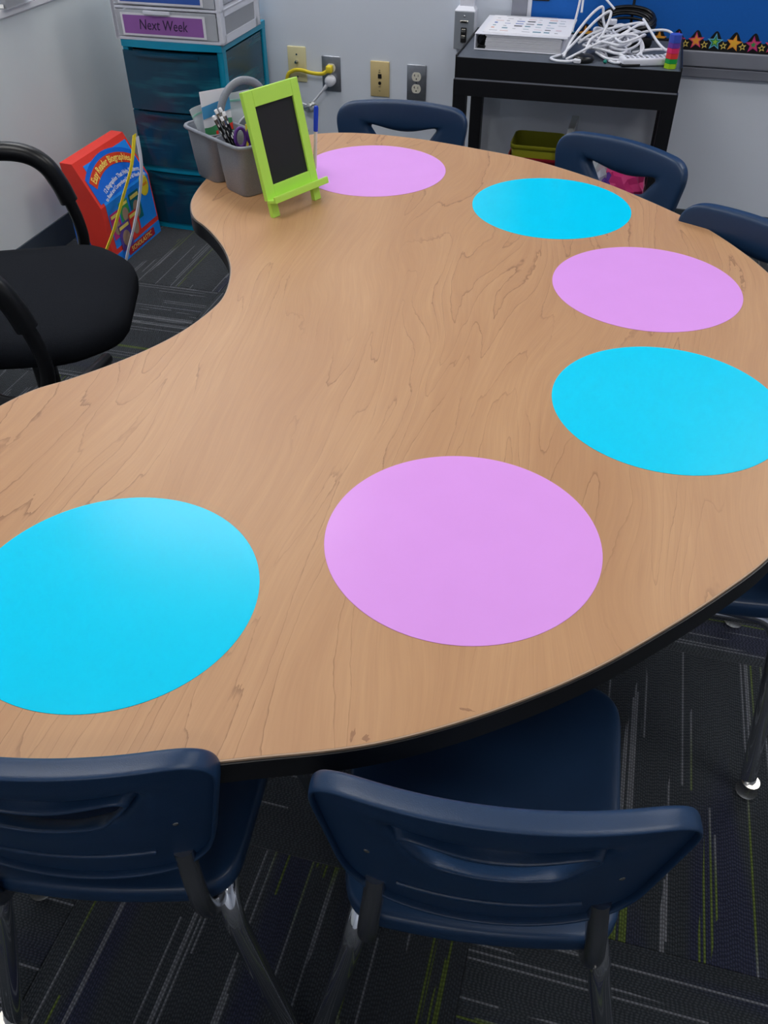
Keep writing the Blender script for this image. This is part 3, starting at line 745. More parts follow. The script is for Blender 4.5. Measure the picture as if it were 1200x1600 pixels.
# pink bag seen through the chair slot
pb = W_thing('plastic_bag', 'crumpled pink and purple plastic bag on the cart lower shelf behind the chair', 'bag', -.02, 3.02, .20)
for nm, m, (cx, cy, cz), (sx, sy, sz), sd in (('pink_packet', flat('pink_foil', 220, 60, 130, .3), (.03, 0, .085), (.085, .06, .085), 1), ('purple_packet', flat('purple_foil', 92, 56, 150, .3), (-.03, -.03, .07), (.05, .045, .07), 2), ('clear_wrap', M_CLEARBAG, (-.055, -.03, .10), (.04, .05, .11), 3)):
    bm = bmesh.new(); bmesh.ops.create_icosphere(bm, subdivisions=3, radius=1.0); rnd = random.Random(sd)
    for v in bm.verts:
        n = 1 + .18 * math.sin(v.co.x * 9 + sd) * math.sin(v.co.y * 8 + v.co.z * 7) + rnd.uniform(-.06, .06)
        v.co = Vector((cx + v.co.x * sx * n, cy + v.co.y * sy * n, max(0, cz + v.co.z * sz * n)))
    mesh_obj(nm, bm, m, pb, 25)
# binder
bd = W_thing('ring_binder', 'thick white ring binder full of papers lying on the cart', 'binder', -.515, 3.05, CZ)
BW, BD = .292, .278
mesh_obj('back_cover', BX(0, BW, 0, BD, 0, .003, .001), M_WHITEPL, bd)
mesh_obj('front_cover', BX(0, BW, .002, BD, .044, .047, .001), M_WHITEPL, bd)
mesh_obj('spine', BX(-.002, .002, 0, BD, 0, .047, .001), M_WHITEPL, bd)
bm = bmesh.new()
for q in range(13):
    j = random.uniform(-.002, .002); bend = random.uniform(0, .0012)
    box(bm, .034 + j, BW - .018 + j, .006 + j, BD - .01, .0042 + q * .0030, .0042 + q * .0030 + .0022)
tag(mesh_obj('paper_stack', bm, M_PAPER, bd), kind='stuff')
bm = bmesh.new()
for y in (.03, .14, .25):
    tube(bm, [Vector((.022 + .018 * math.cos(a), y, .023 + .018 * math.sin(a))) for a in [2 * PI * k / 20 for k in range(20)]], .0018, 8, True)
box(bm, .006, .032, .01, BD - .02, .003, .006); mesh_obj('ring_mechanism', bm, M_BLACKPL, bd)
for q, dx in ((0, .006), (1, .0)):
    mesh_obj('cover_sheet', BX(.018 + dx, BW + .004 - dx, .012 + .01 * q, BD - .004, .0472 + .0008 * q, .0478 + .0008 * q), M_PAPER, bd)
pm = [M_GREY, M_BLUELAB, flat('salmon_print', 216, 160, 140), flat('teal_grey_print', 90, 140, 160), M_GREY, M_BLACK, flat('pale_pink_print', 218, 196, 204)]
for r in range(6):
    for c in range(7):
        if random.random() < .12: continue
        x = .035 + c * .035; y = .05 + r * .036; w = random.choice((.010, .018, .026)); h = random.choice((.004, .008, .013))
        mesh_obj('printed_picture', BX(x, x + w, y, y + h, .0486, .0489), random.choice(pm), bd)
for y in (.262, .275): mesh_obj('printed_line', BX(.06, .23, y, y + .003, .0486, .0489), M_GREY, bd)
# black coil of cable leaning at the back + standing pole
cc = W_thing('cable_coil', 'thick coil of black cable lying behind the white cables on the cart', 'cable coil', -.055, 3.255, CZ + .058)
bm = bmesh.new()
rndc = random.Random(4)
for k in range(11):
    a0 = rndc.uniform(0, 6); R1 = .083 + rndc.uniform(-.009, .010); dz = rndc.uniform(-.020, .022); tl = rndc.uniform(-.05, .05)
    pts = [Vector((R1 * math.cos(a), R1 * .62 * math.sin(a), dz + tl * R1 * math.cos(a + a0) + .022 * math.sin(a))) for a in [2 * PI * q / 36 for q in range(36)]]
    tube(bm, pts, .0042, 8, True)
tag(mesh_obj('cable_loops', bm, M_BLACKPL, cc, 60), kind='stuff')
bm = bmesh.new(); tube(bm, [Vector((.014, .062, -.05)), Vector((.012, .064, .03)), Vector((.010, .07, .25))], .009, 10, flat=.5); mesh_obj('hanging_cable', bm, M_BLACKPL, cc, 60)
mesh_obj('cable_tie', BX(-.055, -.030, -.066, -.048, .006, .022, .003), M_WHITEPL, cc)['label'] = 'white plastic tag'
bm = bmesh.new(); box(bm, -.075, .09, -.04, .05, -.058, -.028, .01); mesh_obj('power_brick', bm, M_BLACKPL, cc, 40)
# white cables: several strands, each a tube in one tangle
wc = W_thing('cable_tangle', 'big tangle of white cables piled on the cart', 'cables', 0, 0, CZ)
rnd = random.Random(11)
bm = bmesh.new()
def strand(pts, r=.0041): tube(bm, catmull(pts, 7), r, 8)
# loops read from the photograph (u, v, z above the cart top)
strand([(-.235, 3.03, .006), (-.262, 2.985, .005), (-.235, 2.955, .005), (-.19, 2.97, .006), (-.165, 3.02, .02), (-.15, 3.06, .05), (-.10, 3.10, .07)])
strand([(-.225, 3.00, .006), (-.21, 3.05, .045), (-.17, 3.10, .10), (-.135, 3.13, .125), (-.125, 3.12, .09), (-.10, 3.10, .05), (-.05, 3.07, .02)])
strand([(-.230, 3.01, .010), (-.18, 3.06, .06), (-.14, 3.09, .10), (-.105, 3.10, .118), (-.115, 3.07, .07), (-.135, 3.05, .03), (-.10, 3.02, .012)])
strand([(-.215, 2.975, .006), (-.13, 3.02, .045), (-.07, 3.06, .062), (-.015, 3.08, .06), (.01, 3.05, .03), (-.03, 3.0, .012), (-.09, 3.0, .010), (-.13, 3.03, .02)])
strand([(-.15, 3.03, .03), (-.08, 3.06, .055), (-.02, 3.10, .085), (.0, 3.11, .088), (-.02, 3.12, .088), (-.09, 3.10, .075), (-.15, 3.08, .06), (-.19, 3.06, .035)])
strand([(-.06, 2.985, .006), (-.01, 2.972, .006), (.04, 3.0, .008), (.075, 3.04, .02), (.11, 3.10, .025)])
strand([(-.005, 3.17, .09), (.02, 3.13, .07), (.05, 3.09, .045), (.08, 3.06, .03), (.112, 3.09, .02)])
strand([(-.03, 3.14, .05), (.03, 3.17, .06), (.08, 3.17, .06), (.115, 3.13, .04), (.10, 3.08, .03), (.04, 3.06, .03), (-.02, 3.05, .02)])
strand([(-.195, 3.11, .11), (-.202, 3.20, .30), (-.21, 3.30, .62)], .0036)
strand([(-.215, 3.09, .06), (-.205, 3.12, .14), (-.20, 3.2, .31)], .0036)
strand([(-.10, 3.24, .10), (-.17, 3.28, .16), (-.26, 3.32, .30)], .0036)
for k in range(17):
    cx, cy = rnd.uniform(-.13, -.02), rnd.uniform(3.04, 3.14); R1, R2 = rnd.uniform(.035, .075), rnd.uniform(.025, .05); th = rnd.uniform(0, PI); zb = .006 + .0035 * k; ti = rnd.uniform(-.35, .35); ph = rnd.uniform(0, 6)
    pts = []
    for q in range(30):
        a = 2 * PI * q / 30; x = R1 * math.cos(a); y = R2 * math.sin(a) * (1 + .15 * math.sin(3 * a + ph))
        X = cx + x * math.cos(th) - y * math.sin(th); Y = cy + x * math.sin(th) + y * math.cos(th)
        pts.append(Vector((X, Y, max(.005, zb + ti * x + .006 * math.sin(2 * a + ph)))))
    tube(bm, pts, .0038, 8, True)
tag(mesh_obj('white_cable', bm, M_WHITECORD, wc, 60), kind='stuff')
mesh_obj('cable_plug', BX(-.190, -.168, 2.955, 2.975, 0.001, .012, .003), M_WHITECORD, wc)
# dark cap under the cables, tiny green bead
bm = bmesh.new(); lathe(bm, [(.030, 0), (.033, .006), (.031, .014), (.022, .019), (.008, .021)], 24); o = mesh_obj('black_knob', bm, M_BLACKPL, None, 50); o.location = W(-.163, 2.995, CZ)
tag(o, 'small round black puck under the white cables on the cart', 'puck')
bm = bmesh.new(); bmesh.ops.create_icosphere(bm, subdivisions=2, radius=.0058)
for v in bm.verts: v.co *= 1 + .08 * math.sin(v.co.x * 900)
o = mesh_obj('bead', bm, flat('green_bead', 10, 130, 116), None, 60); o.location = W(-.096, 2.985, CZ + .005); tag(o, 'tiny teal bead near the front edge of the cart', 'bead')
# remote control
rc = W_thing('remote_control', 'white remote control with small buttons on a dark case lying on the cart', 'remote', .02, 3.005, CZ, .34)
mesh_obj('case', BX(-.075, .080, -.026, .026, .0, .022, .006, 3), M_WHITEPL, rc, 50)
mesh_obj('base', BX(-.078, -.02, -.028, .024, .0, .008, .003), M_BLACKPL, rc, 50)
for i in range(9):
    for j in range(3):
        mesh_obj('button', BX(-.062 + i * .015, -.062 + i * .015 + .008, -.017 + j * .013, -.011 + j * .013, .0215, .0232, .0006, 1), M_GREY if (i + j) % 4 else M_BLACK, rc)
# rainbow stacked highlighter
rb = W_thing('rainbow_crayon_stack', 'hexagonal stack of rainbow coloured crayon segments on the cart corner', 'crayon stack', .098, 2.985, CZ)
cols = [(170, 214, 40, .014), (30, 160, 70, .013), (232, 62, 62, .015), (232, 52, 112, .014), (112, 66, 168, .014), (66, 88, 196, .022)]
z = .0
for k, (r, g, b, h) in enumerate(cols):
    bm = bmesh.new(); poly = [(.0195 * math.cos(a), .0195 * math.sin(a)) for a in [PI / 3 * q + .3 for q in range(6)]]
    prism(bm, [(p.x, p.y) for p in rounded_poly(poly, .004, 2)], z, z + h - .0006)
    mesh_obj('segment', bm, mat('segment_%d' % k, srgb(r, g, b), .3, noise=.02), rb, 50)['label'] = ('lime', 'green', 'red', 'pink', 'purple', 'blue')[k] + ' segment'
    z += h
# ------------------------------------------------------------------ pinboard on the back wall
pbd = W_thing('bulletin_board', 'blue papered bulletin board in an aluminium frame above the cart', 'bulletin board', 0, 3.36, 0)
mesh_obj('backing', BX(-.40, 2.4, -.012, 0, .60, 1.75), M_CORK, pbd)
bm = bmesh.new(); box(bm, -.445, 2.45, -.022, 0, .587, .634, .003); mesh_obj('bottom_frame', bm, M_ALU, pbd)
bm = bmesh.new(); box(bm, -.445, 2.45, -.014, 0, .552, .583, .003); box(bm, -.445, 2.45, -.010, 0, .580, .590); mesh_obj('lower_rail', bm, M_ALU, pbd)
mesh_obj('side_frame', BX(-.445, -.392, -.022, 0, .552, 1.80, .003), M_ALU, pbd)
mesh_obj('side_edge', BX(-.396, -.378, -.018, 0, .634, 1.80, .001), M_WHITEPL, pbd)['label'] = 'white inner strip'
mesh_obj('top_frame', BX(-.445, 2.45, -.022, 0, 1.75, 1.80, .003), M_ALU, pbd)
# scalloped star border
P0, SPC = .176, .0605
bt = bmesh.new(); pts = []
def scal(u): return .664 + .030 * (max(0, math.cos((u - P0) / SPC * 2 * PI) * .5 + .5)) ** 1.3
us = [-.376 + .004 * k for k in range(0, 570)]
A = [bt.verts.new((u, -.0135, .634)) for u in us]; B = [bt.verts.new((u, -.0135, scal(u))) for u in us]
for k in range(len(us) - 1): bt.faces.new((A[k], A[k + 1], B[k + 1], B[k]))
o = mesh_obj('border_strip', bt, M_BLACK, pbd); mod_solid(o, .0012, 0); o['label'] = 'black scalloped border'
bt = bmesh.new(); us = [.634 + .004 * k for k in range(0, 275)]
def scal2(z): return -.378 + .030 + .030 * (max(0, math.cos((z - .70) / SPC * 2 * PI) * .5 + .5)) ** 1.3
A = [bt.verts.new((-.378, -.0150, z)) for z in us if z > .752]; B = [bt.verts.new((scal2(z), -.0150, z)) for z in us if z > .752]
for k in range(len(A) - 1): bt.faces.new((A[k], A[k + 1], B[k + 1], B[k]))
o = mesh_obj('border_strip', bt, M_BLACK, pbd); mod_solid(o, .0012, 0); o['label'] = 'black scalloped border'
def star(cx, cz, R, rot, m, y, th=.0005, hole=0, r_in=.42):
    bm = bmesh.new()
    poly = [((R if k % 2 == 0 else R * r_in) * math.sin(rot + PI * k / 5), (R if k % 2 == 0 else R * r_in) * math.cos(rot + PI * k / 5)) for k in range(10)]
    if hole:
        a = [[bm.verts.new((cx + x * s, y - t, cz + z * s)) for x, z in poly] for s, t in ((1, 0), (1, th), (hole, th), (hole, 0))]
        for i in range(4):
            for k in range(10): bm.faces.new((a[i][k], a[i][(k + 1) % 10], a[(i + 1) % 4][(k + 1) % 10], a[(i + 1) % 4][k]))
    else: prism(bm, [(x, z) for x, z in poly], 0, th, lambda a, b, z: Vector((cx + a, y - z, cz + b)))
    return mesh_obj('star', bm, m, pbd)
styles = [(M_HOTPINK, M_ORANGE), (M_SKY, M_GREEN), (M_ORANGE, flat('amber_print', 252, 190, 60)), (M_MAGENTA, M_HOTPINK)]
k = 0; u = P0 - SPC * 8
while u < 1.5:
    s = styles[k % 4 if True else 0]
    cz = .662 + .001 * math.sin(k)
    rot = .12 * math.sin(k * 2.1); idx = (round((u - P0) / SPC)) % 4
    a, b = styles[idx]
    star(u, cz, .0265, rot, a, -.0148, hole=.0 if idx != 1 else .72)
    star(u, cz, .0185 if idx != 1 else .0165, rot, b, -.0155)
    if idx == 1: star(u, cz, .009, rot, flat('lime_print', 160, 210, 70), -.0162)
    if idx == 3: star(u, cz, .010, rot, M_GREEN, -.0162)
    star(u + SPC * .47, .652, .0125, -.2, flat('pale_yellow_print', 240, 214, 110), -.0148, hole=.55)
    u += SPC; k += 1
# white paper sheets pinned high on the board (seen only in the glossy dots)
# ------------------------------------------------------------------ surface raceway and its outlet box
rw = W_thing('cable_raceway', 'white surface raceway with a grey connector box left of the cart', 'raceway', -.600, 3.36, 0)
bm = bmesh.new(); prism(bm, [(-.036, 0), (-.036, -.050), (.036, -.050), (.036, 0)], .598, .718); mesh_obj('outlet_box', bm, M_WHITEPL, rw)
bm = bmesh.new()
a = [bm.verts.new(p) for p in ((-.036, -.05, .718), (.036, -.05, .718), (.036, 0, .718), (-.036, 0, .718))]; b = [bm.verts.new(p) for p in ((-.026, -.036, .730), (.026, -.036, .730), (.026, 0, .730), (-.026, 0, .730))]
for i in range(4): bm.faces.new((a[i], a[(i + 1) % 4], b[(i + 1) % 4], b[i]))
bm.faces.new(b); mesh_obj('box_collar', bm, M_WHITEPL, rw)
mesh_obj('duct', BX(-.022, .028, -.034, 0, .728, ZC, .003), M_WHITEPL, rw)
mesh_obj('face_plate', BX(-.034, .034, -.0525, -.050, .600, .716, .001), mat('grey_face_plate', srgb(140, 146, 154), .4, noise=.03), rw)
mesh_obj('serial_port', BX(-.015, .015, -.056, -.0525, .682, .690, .002), M_NICKEL, rw)
mesh_obj('serial_socket', BX(-.010, .010, -.0568, -.0558, .6835, .6885), M_BLACK, rw)
mesh_obj('jack_module', BX(-.010, .010, -.056, -.0525, .622, .668, .001), M_BLACK, rw)
for z in (.660, .640): mesh_obj('jack', BX(-.007, .007, -.0575, -.056, z - .006, z + .004, .001), M_NICKEL, rw)
bm = bmesh.new(); r = bmesh.ops.create_uvsphere(bm, u_segments=8, v_segments=6, radius=.004)
for v in r['verts']: v.co += Vector((0, -.0525, .703))
mesh_obj('screw', bm, M_DKMETAL, rw, 60)
# ------------------------------------------------------------------ wall plates
def plate(u, z, m, label, rivet=M_DKMETAL):
    t = W_thing('wall_plate', label, 'wall plate', u, 3.36, z)
    mesh_obj('cover', BX(-.0365, .0365, -.006, 0, -.061, .061, .003, 2), m, t, 50); return t
def disc(bm, cx, cz, r, y0, y1, seg=20, sx=1.0, clipz=None):
    poly = [(cx + r * sx * math.cos(a), cz + max(-clipz if clipz else -9, min(clipz if clipz else 9, r * math.sin(a)))) for a in [2 * PI * k / seg for k in range(seg)]]
    prism(bm, poly, y0, y1, lambda a, b, z: Vector((a, z, b)))
p1 = plate(-1.238, .502, M_IVORY, 'ivory coaxial wall plate, leftmost in the row of wall plates')
bm = bmesh.new(); disc(bm, 0, .010, .0065, -.012, -.006, 6); disc(bm, 0, .010, .0045, -.022, -.011, 14); mesh_obj('coax_connector', bm, M_NICKEL, p1)
for z in (.034, -.042):
    bm = bmesh.new(); disc(bm, 0, z, .0033, -.0072, -.0058, 10); mesh_obj('screw', bm, M_DKMETAL, p1)
p2 = plate(-1.104, .477, M_STEEL, 'stainless duplex outlet plate with a yellow and a white plug in it')
p4 = plate(-.775, .468, M_STEEL, 'empty stainless duplex outlet plate, rightmost in the row of wall plates')
for p in (p2, p4):
    for zc in (.0205, -.0205):
        bm = bmesh.new(); disc(bm, 0, zc, .0172, -.0085, -.005, 28, 1.0, .0145); s = mesh_obj('socket', bm, M_PALE, p, 30)
        bm = bmesh.new(); box(bm, -.0075, -.0055, -.0090, -.0080, zc + .001, zc + .009); box(bm, -.0095, -.0055, -.0090, -.0080, zc + .004, zc + .006); box(bm, .0055, .0073, -.0090, -.0080, zc + .001, zc + .008); disc(bm, 0, zc - .007, .0025, -.0090, -.0080, 10)
        mesh_obj('slots', bm, M_BLACK, s)
    bm = bmesh.new(); disc(bm, 0, 0, .003, -.0078, -.0058, 10); mesh_obj('screw', bm, M_DKMETAL, p)
p3 = plate(-.915, .471, M_TAN, 'tan data and phone wall plate, third in the row')
mesh_obj('data_jack', BX(-.0070, .0070, -.0085, -.0055, .003, .018, .001), M_BLACK, p3)
bm = bmesh.new(); disc(bm, 0, -.013, .0058, -.0085, -.0055, 8); mesh_obj('phone_jack', bm, M_BLACK, p3)
for z, w in ((.031, .004), (.024, .005), (-.026, .005), (-.040, .004)): mesh_obj('mark', BX(-w, w * .6, -.0068, -.0055, z - .0009, z + .0009), M_DKMETAL, p3)
# yellow plug and cord
yp = W_thing('extension_cord', 'yellow flat extension cord plugged into the steel outlet plate', 'cord', -1.104, 3.36, .4975)
bm = bmesh.new(); box(bm, -.013, .010, -.034, -.0092, -.013, .012, .004); mesh_obj('plug', bm, M_YELLOW, yp, 50)
bm = bmesh.new(); tube(bm, catmull([(-.008, -.028, -.006), (-.03, -.030, -.016), (-.07, -.032, -.015), (-.11, -.032, -.008), (-.145, -.028, -.014), (-.17, -.026, -.04), (-.18, -.024, -.14), (-.17, -.02, -.30), (-.14, -.03, -.4885)], 7), .0042, 10, flat=1.6); mesh_obj('cord', bm, M_YELLOW, yp, 60)
wp = W_thing('charger_plug', 'white round plug with a grey wrapped cord hanging below the steel outlet plate', 'plug', -1.104, 3.36, .4565)
bm = bmesh.new(); tube(bm, [Vector((0, -.0092, 0)), Vector((0, -.030, 0)), Vector((0, -.034, 0))], [.0195, .0195, .015], 20); mesh_obj('plug', bm, M_WHITECORD, wp, 50)
bm = bmesh.new(); tube(bm, catmull([(-.010, -.026, -.010), (-.022, -.028, -.026), (-.04, -.03, -.045), (-.055, -.03, -.062), (-.068, -.03, -.075)], 5), [.0065] * 6 + [.004] * 15, 8); mesh_obj('cord', bm, M_WHITECORD, wp, 60)
bm = bmesh.new(); bmesh.ops.create_icosphere(bm, subdivisions=3, radius=1)
rr = random.Random(5)
for v in bm.verts:
    n = 1 + rr.uniform(-.16, .16); v.co = Vector((-.080 + v.co.x * .026 * n + v.co.z * .01, -.03 + v.co.y * .012 * n, -.096 + v.co.z * .018 * n))
mesh_obj('foil_wrap', bm, M_FOIL, wp, 20)
bm = bmesh.new(); tube(bm, catmull([(-.09, -.03, -.09), (-.12, -.03, -.085), (-.15, -.03, -.10), (-.18, -.03, -.18), (-.16, -.03, -.4475)], 6), .003, 8); mesh_obj('thin_lead', bm, M_WHITECORD, wp, 60)

# ------------------------------------------------------------------ clear tray on the window sill
st = W_thing('clear_case', 'clear plastic case with dark contents on the white sill, top left corner', 'case', -2.02, 2.70, .777)
o = mesh_obj('shell', BX(-.10, .10, -.055, .10, 0, .035, .004), M_CLEAR, st)
mesh_obj('contents', BX(-.085, .085, -.042, .085, .004, .028, .003), M_BLACKPL, st)
mesh_obj('metal_clip', BX(-.03, .09, -.060, -.056, .004, .016, .001), M_NICKEL, st)

# ------------------------------------------------------------------ grey caddy on the table with its contents
ax = Vector((.163, .146, 0)).normalized(); L2F = Vector((.146, -.163, 0)).normalized()
ca = math.atan2(ax.y, ax.x)                      # local x axis = towards back right
F = Vector((-.291, 1.792, H_TABLE)); CW_, CL_ = .185, .222
cx_ = F + ax * (CW_ / 2) - L2F * (CL_ / 2)
cd = thing('supply_caddy', 'speckled grey plastic supply caddy with an arched handle behind the green easel', 'caddy', (cx_.x, cx_.y, H_TABLE + .0005), ca)
# local x: 0 = centre, y: - towards F (front), + towards L
CH = .104
outer = [(p.x, p.y) for p in rounded_poly([(-CW_ / 2, -CL_ / 2), (CW_ / 2, -CL_ / 2), (CW_ / 2, CL_ / 2), (-CW_ / 2, CL_ / 2)], .028, 6)]
def cup(x0, x1, y0, y1):
    bm = bmesh.new(); o = resample(rounded_poly([(x0, y0), (x1, y0), (x1, y1), (x0, y1)], .022, 6), 40); c = Vector(((x0 + x1) / 2, (y0 + y1) / 2)); rings = []
    for s, z in ((.74, 0), (.78, .003), (.86, .035), (.87, .036), (.97, CH - .012), (1.0, CH - .002), (1.02, CH)):
        rings.append([bm.verts.new((*(c.lerp(p, s)), z)) for p in o])
    for a, b in zip(rings, rings[1:]):
        for k in range(40): bm.faces.new((a[k], a[(k + 1) % 40], b[(k + 1) % 40], b[k]))
    bm.faces.new(rings[0][::-1]); ob = mesh_obj('cup', bm, M_CADDY, cd, 60); mod_solid(ob, .0022, 0); return ob
hx, hy = CW_ / 2, CL_ / 2
cup(-hx + .004, -.003, -hy + .004, -.004); cup(-hx + .004, -.003, .004, hy - .004); cup(.003, hx - .004, -hy + .004, hy - .004)
bm = bmesh.new(); tube(bm, [(x, y, CH) for x, y in resample([Vector(p) for p in outer], 72)], .0042, 8, True); mesh_obj('rim', bm, M_CADDY, cd, 60)
bm = bmesh.new(); tube(bm, catmull([(-.0, -.095, CH - .002), (-.0, -.03, CH - .001), (0, .03, CH - .001), (0, .095, CH - .002)], 5), .004, 8); mesh_obj('divider', bm, M_CADDY, cd, 60)
bm = bmesh.new(); tube(bm, catmull([(-.052, .008, CH - .03), (-.055, .008, CH + .02), (-.050, .006, CH + .055), (-.030, .004, CH + .082), (.0, 0, CH + .094), (.035, 0, CH + .082), (.055, 0, CH + .05), (.062, 0, CH - .02)], 7), .0066, 12, flat=1.25); mesh_obj('handle', bm, M_CADDY, cd, 60)
def cad(x, y, z): return cx_ + ax * x - L2F * y + Vector((0, 0, z))
def cad_thing(name, label, cat, x, y, z, rz=0.0, group=None): 
    p = cad(x, y, z); return thing(name, label, cat, p, ca + rz, group)
# zip bag with a printed card (left cup)
zb = cad_thing('zip_bag', 'clear zip bag with a green seal sticking out of the caddy left cup', 'bag', -.056, .070, .012, math.radians(35))
def sheet(bm, w, h, th, fn, nx=8, nz=8):
    g = [[fn(-w / 2 + w * i / nx, h * j / nz) for i in range(nx + 1)] for j in range(nz + 1)]
    V = [[[bm.verts.new(p + Vector((0, o, 0))) for p in row] for row in g] for o in (0, th)]
    for j in range(nz):
        for i in range(nx):
            bm.faces.new((V[0][j][i], V[0][j][i + 1], V[0][j + 1][i + 1], V[0][j + 1][i])); bm.faces.new((V[1][j][i], V[1][j + 1][i], V[1][j + 1][i + 1], V[1][j][i + 1]))
    for j in range(nz):
        bm.faces.new((V[0][j][0], V[0][j + 1][0], V[1][j + 1][0], V[1][j][0])); bm.faces.new((V[0][j][nx], V[1][j][nx], V[1][j + 1][nx], V[0][j + 1][nx]))
    for i in range(nx):
        bm.faces.new((V[0][0][i], V[1][0][i], V[1][0][i + 1], V[0][0][i + 1])); bm.faces.new((V[0][nz][i], V[0][nz][i + 1], V[1][nz][i + 1], V[1][nz][i]))
bagf = lambda x, z: Vector((x * (.36 + .70 * z / .15) - .10 * max(0, z - .08), .006 * math.sin(x * 60 + z * 30) * (z / .15), z))
bm = bmesh.new(); sheet(bm, .105, .140, .0012, bagf); mesh_obj('pouch', bm, M_CLEARBAG, zb, 60)
bm = bmesh.new(); sheet(bm, .105, .004, .002, lambda x, z: bagf(x, z + .122) + Vector((0, -.0006, 0)), 8, 1); mesh_obj('zip_seal', bm, M_BAGZIP, zb, 60)
# the printed card
cdp = cad_thing('printed_card', 'printed card with white, blue, green and red bands in the caddy', 'card', -.040, .040, .020, math.radians(-8))
tilt = lambda x, z: Vector((x, .06 * z, z))
def band(name, x0, x1, za, zb_, m, off, lab=None, curve=0.0):
    bm = bmesh.new(); n = 8
    lo = [(x0 + (x1 - x0) * i / n, za(x0 + (x1 - x0) * i / n)) for i in range(n + 1)]; hi = [(x0 + (x1 - x0) * i / n, zb_(x0 + (x1 - x0) * i / n)) for i in range(n + 1)]
    A = [[bm.verts.new(Vector((x, .06 * z - o, z))) for x, z in row] for row in (lo, hi) for o in (off, off + .0004)]
    for i in range(n):
        bm.faces.new((A[1][i], A[1][i + 1], A[3][i + 1], A[3][i])); bm.faces.new((A[0][i], A[2][i], A[2][i + 1], A[0][i + 1]))
    o = mesh_obj(name, bm, m, cdp)
    if lab: o['label'] = lab
CWD = .066
bm = bmesh.new(); sheet(bm, CWD, .158, .0006, tilt, 2, 4); mesh_obj('card_sheet', bm, M_PAPER, cdp)
band('blue_band', -CWD / 2, CWD / 2, lambda x: .110 + x * .18, lambda x: .134 + x * .18, flat('card_blue', 70, 150, 200), .0006, 'blue band')
band('green_band', -CWD / 2, CWD / 2, lambda x: .02, lambda x: .093 + .16 * x + .003 * math.sin(x * 90), flat('card_green', 70, 150, 100), .0006, 'green band')
band('red_band', -.008, CWD / 2, lambda x: .066 + .3 * x, lambda x: .080 + .3 * x, M_RED, .0012, 'red strip')
# second bag behind
zb2 = cad_thing('zip_bag', 'second clear zip bag behind the printed card in the caddy', 'bag', .010, .062, .012, math.radians(-20))
bm = bmesh.new(); sheet(bm, .095, .150, .0012, bagf); mesh_obj('pouch', bm, M_CLEARBAG, zb2, 60)
bm = bmesh.new(); sheet(bm, .095, .004, .002, lambda x, z: bagf(x, z + .132) + Vector((0, -.0006, 0)), 8, 1); mesh_obj('zip_seal', bm, M_BAGZIP, zb2, 60)
# pencils
M_PENCIL = None
def pencil_mat():
    t = NT('dotted_pencil_wrap'); obj = t.tc.outputs['Object']
    v = t.N.new('ShaderNodeTexVoronoi'); v.inputs['Scale'].default_value = 160; t.lk(t.mapping(obj, scale=(1, 1, .45)), v.inputs['Vector'])
    c = t.mix(t.math('LESS_THAN', v.outputs['Distance'], .30), srgb(18, 18, 20), srgb(225, 225, 225)); t.lk(c, t.b.inputs['Base Color']); t.b.inputs['Roughness'].default_value = .35
    return t.m
M_PENCIL = pencil_mat()
tips = [(-.088, -.018, .150), (-.080, -.016, .160), (-.072, -.020, .163), (-.068, -.026, .156), (-.076, -.028, .148)]
lab5 = ['black and white patterned pencil, leftmost in the bunch', 'black and white patterned pencil, second from the left in the bunch', 'black and white patterned pencil, tallest in the bunch', 'black and white patterned pencil, rightmost in the bunch', 'black and white patterned pencil at the front of the bunch']
for k, tp in enumerate(tips):
    base = Vector((-.036 + .006 * (k % 3), -.048 - .008 * (k // 2), .006)); tipv = Vector(tp); d = (tipv - base)
    p = cad(base.x, base.y, base.z); q = cad(*tp); dd = (q - p)
    t = thing('pencil', lab5[k], 'pencil', p, 0, 'patterned pencils in the caddy'); t.rotation_mode = 'QUATERNION'; t.rotation_quaternion = Vector((0, 0, 1)).rotation_difference(dd)
    Lg = dd.length
    bm = bmesh.new(); tube(bm, [Vector((0, 0, .012)), Vector((0, 0, Lg - .018))], .0036, 6); mesh_obj('shaft', bm, M_PENCIL, t)
    bm = bmesh.new(); tube(bm, [Vector((0, 0, 0)), Vector((0, 0, .012))], [.0008, .0036], 6); mesh_obj('point', bm, M_BAREWOOD, t)
    bm = bmesh.new(); tube(bm, [Vector((0, 0, Lg - .018)), Vector((0, 0, Lg - .008))], .0038, 10); mesh_obj('ferrule', bm, M_NICKEL, t)
    bm = bmesh.new(); tube(bm, [Vector((0, 0, Lg - .008)), Vector((0, 0, Lg - .001)), Vector((0, 0, Lg))], [.0036, .0036, .0028], 10); mesh_obj('eraser', bm, M_PAPER, t, 60)
# scissors
def scissors(label, x, y, z, rz, tiltx):
    t = cad_thing('scissors', label, 'scissors', x, y, z, rz); t.rotation_euler[0] = tiltx
    for s in (-1, 1):
        bm = bmesh.new(); c = Vector((s * .014, 0, .085))
        tube(bm, [c + Vector((.0115 * math.cos(a) * (1 if s > 0 else 1), 0, .0185 * math.sin(a))) for a in [2 * PI * k / 24 for k in range(24)]], .0036, 8, True)
        tube(bm, [Vector((s * .008, 0, .068)), Vector((s * .003, 0, .05))], [.0042, .0035], 8); h = mesh_obj('handle', bm, M_PURPLEPL, t, 60)
        bm = bmesh.new(); prism(bm, [(-s * .006, .052), (s * .006, .052), (s * .003, .01), (0, .0)], s * .0008, s * .0022, lambda a, b, z: Vector((a, z, b))); mesh_obj('blade', bm, M_NICKEL, t)
    return t
scissors('purple handled scissors between the pencils and the green easel', -.048, -.070, .030, math.radians(-10), .05)
scissors('purple handled scissors deeper in the caddy front cup', -.020, -.085, .024, math.radians(-40), .04)
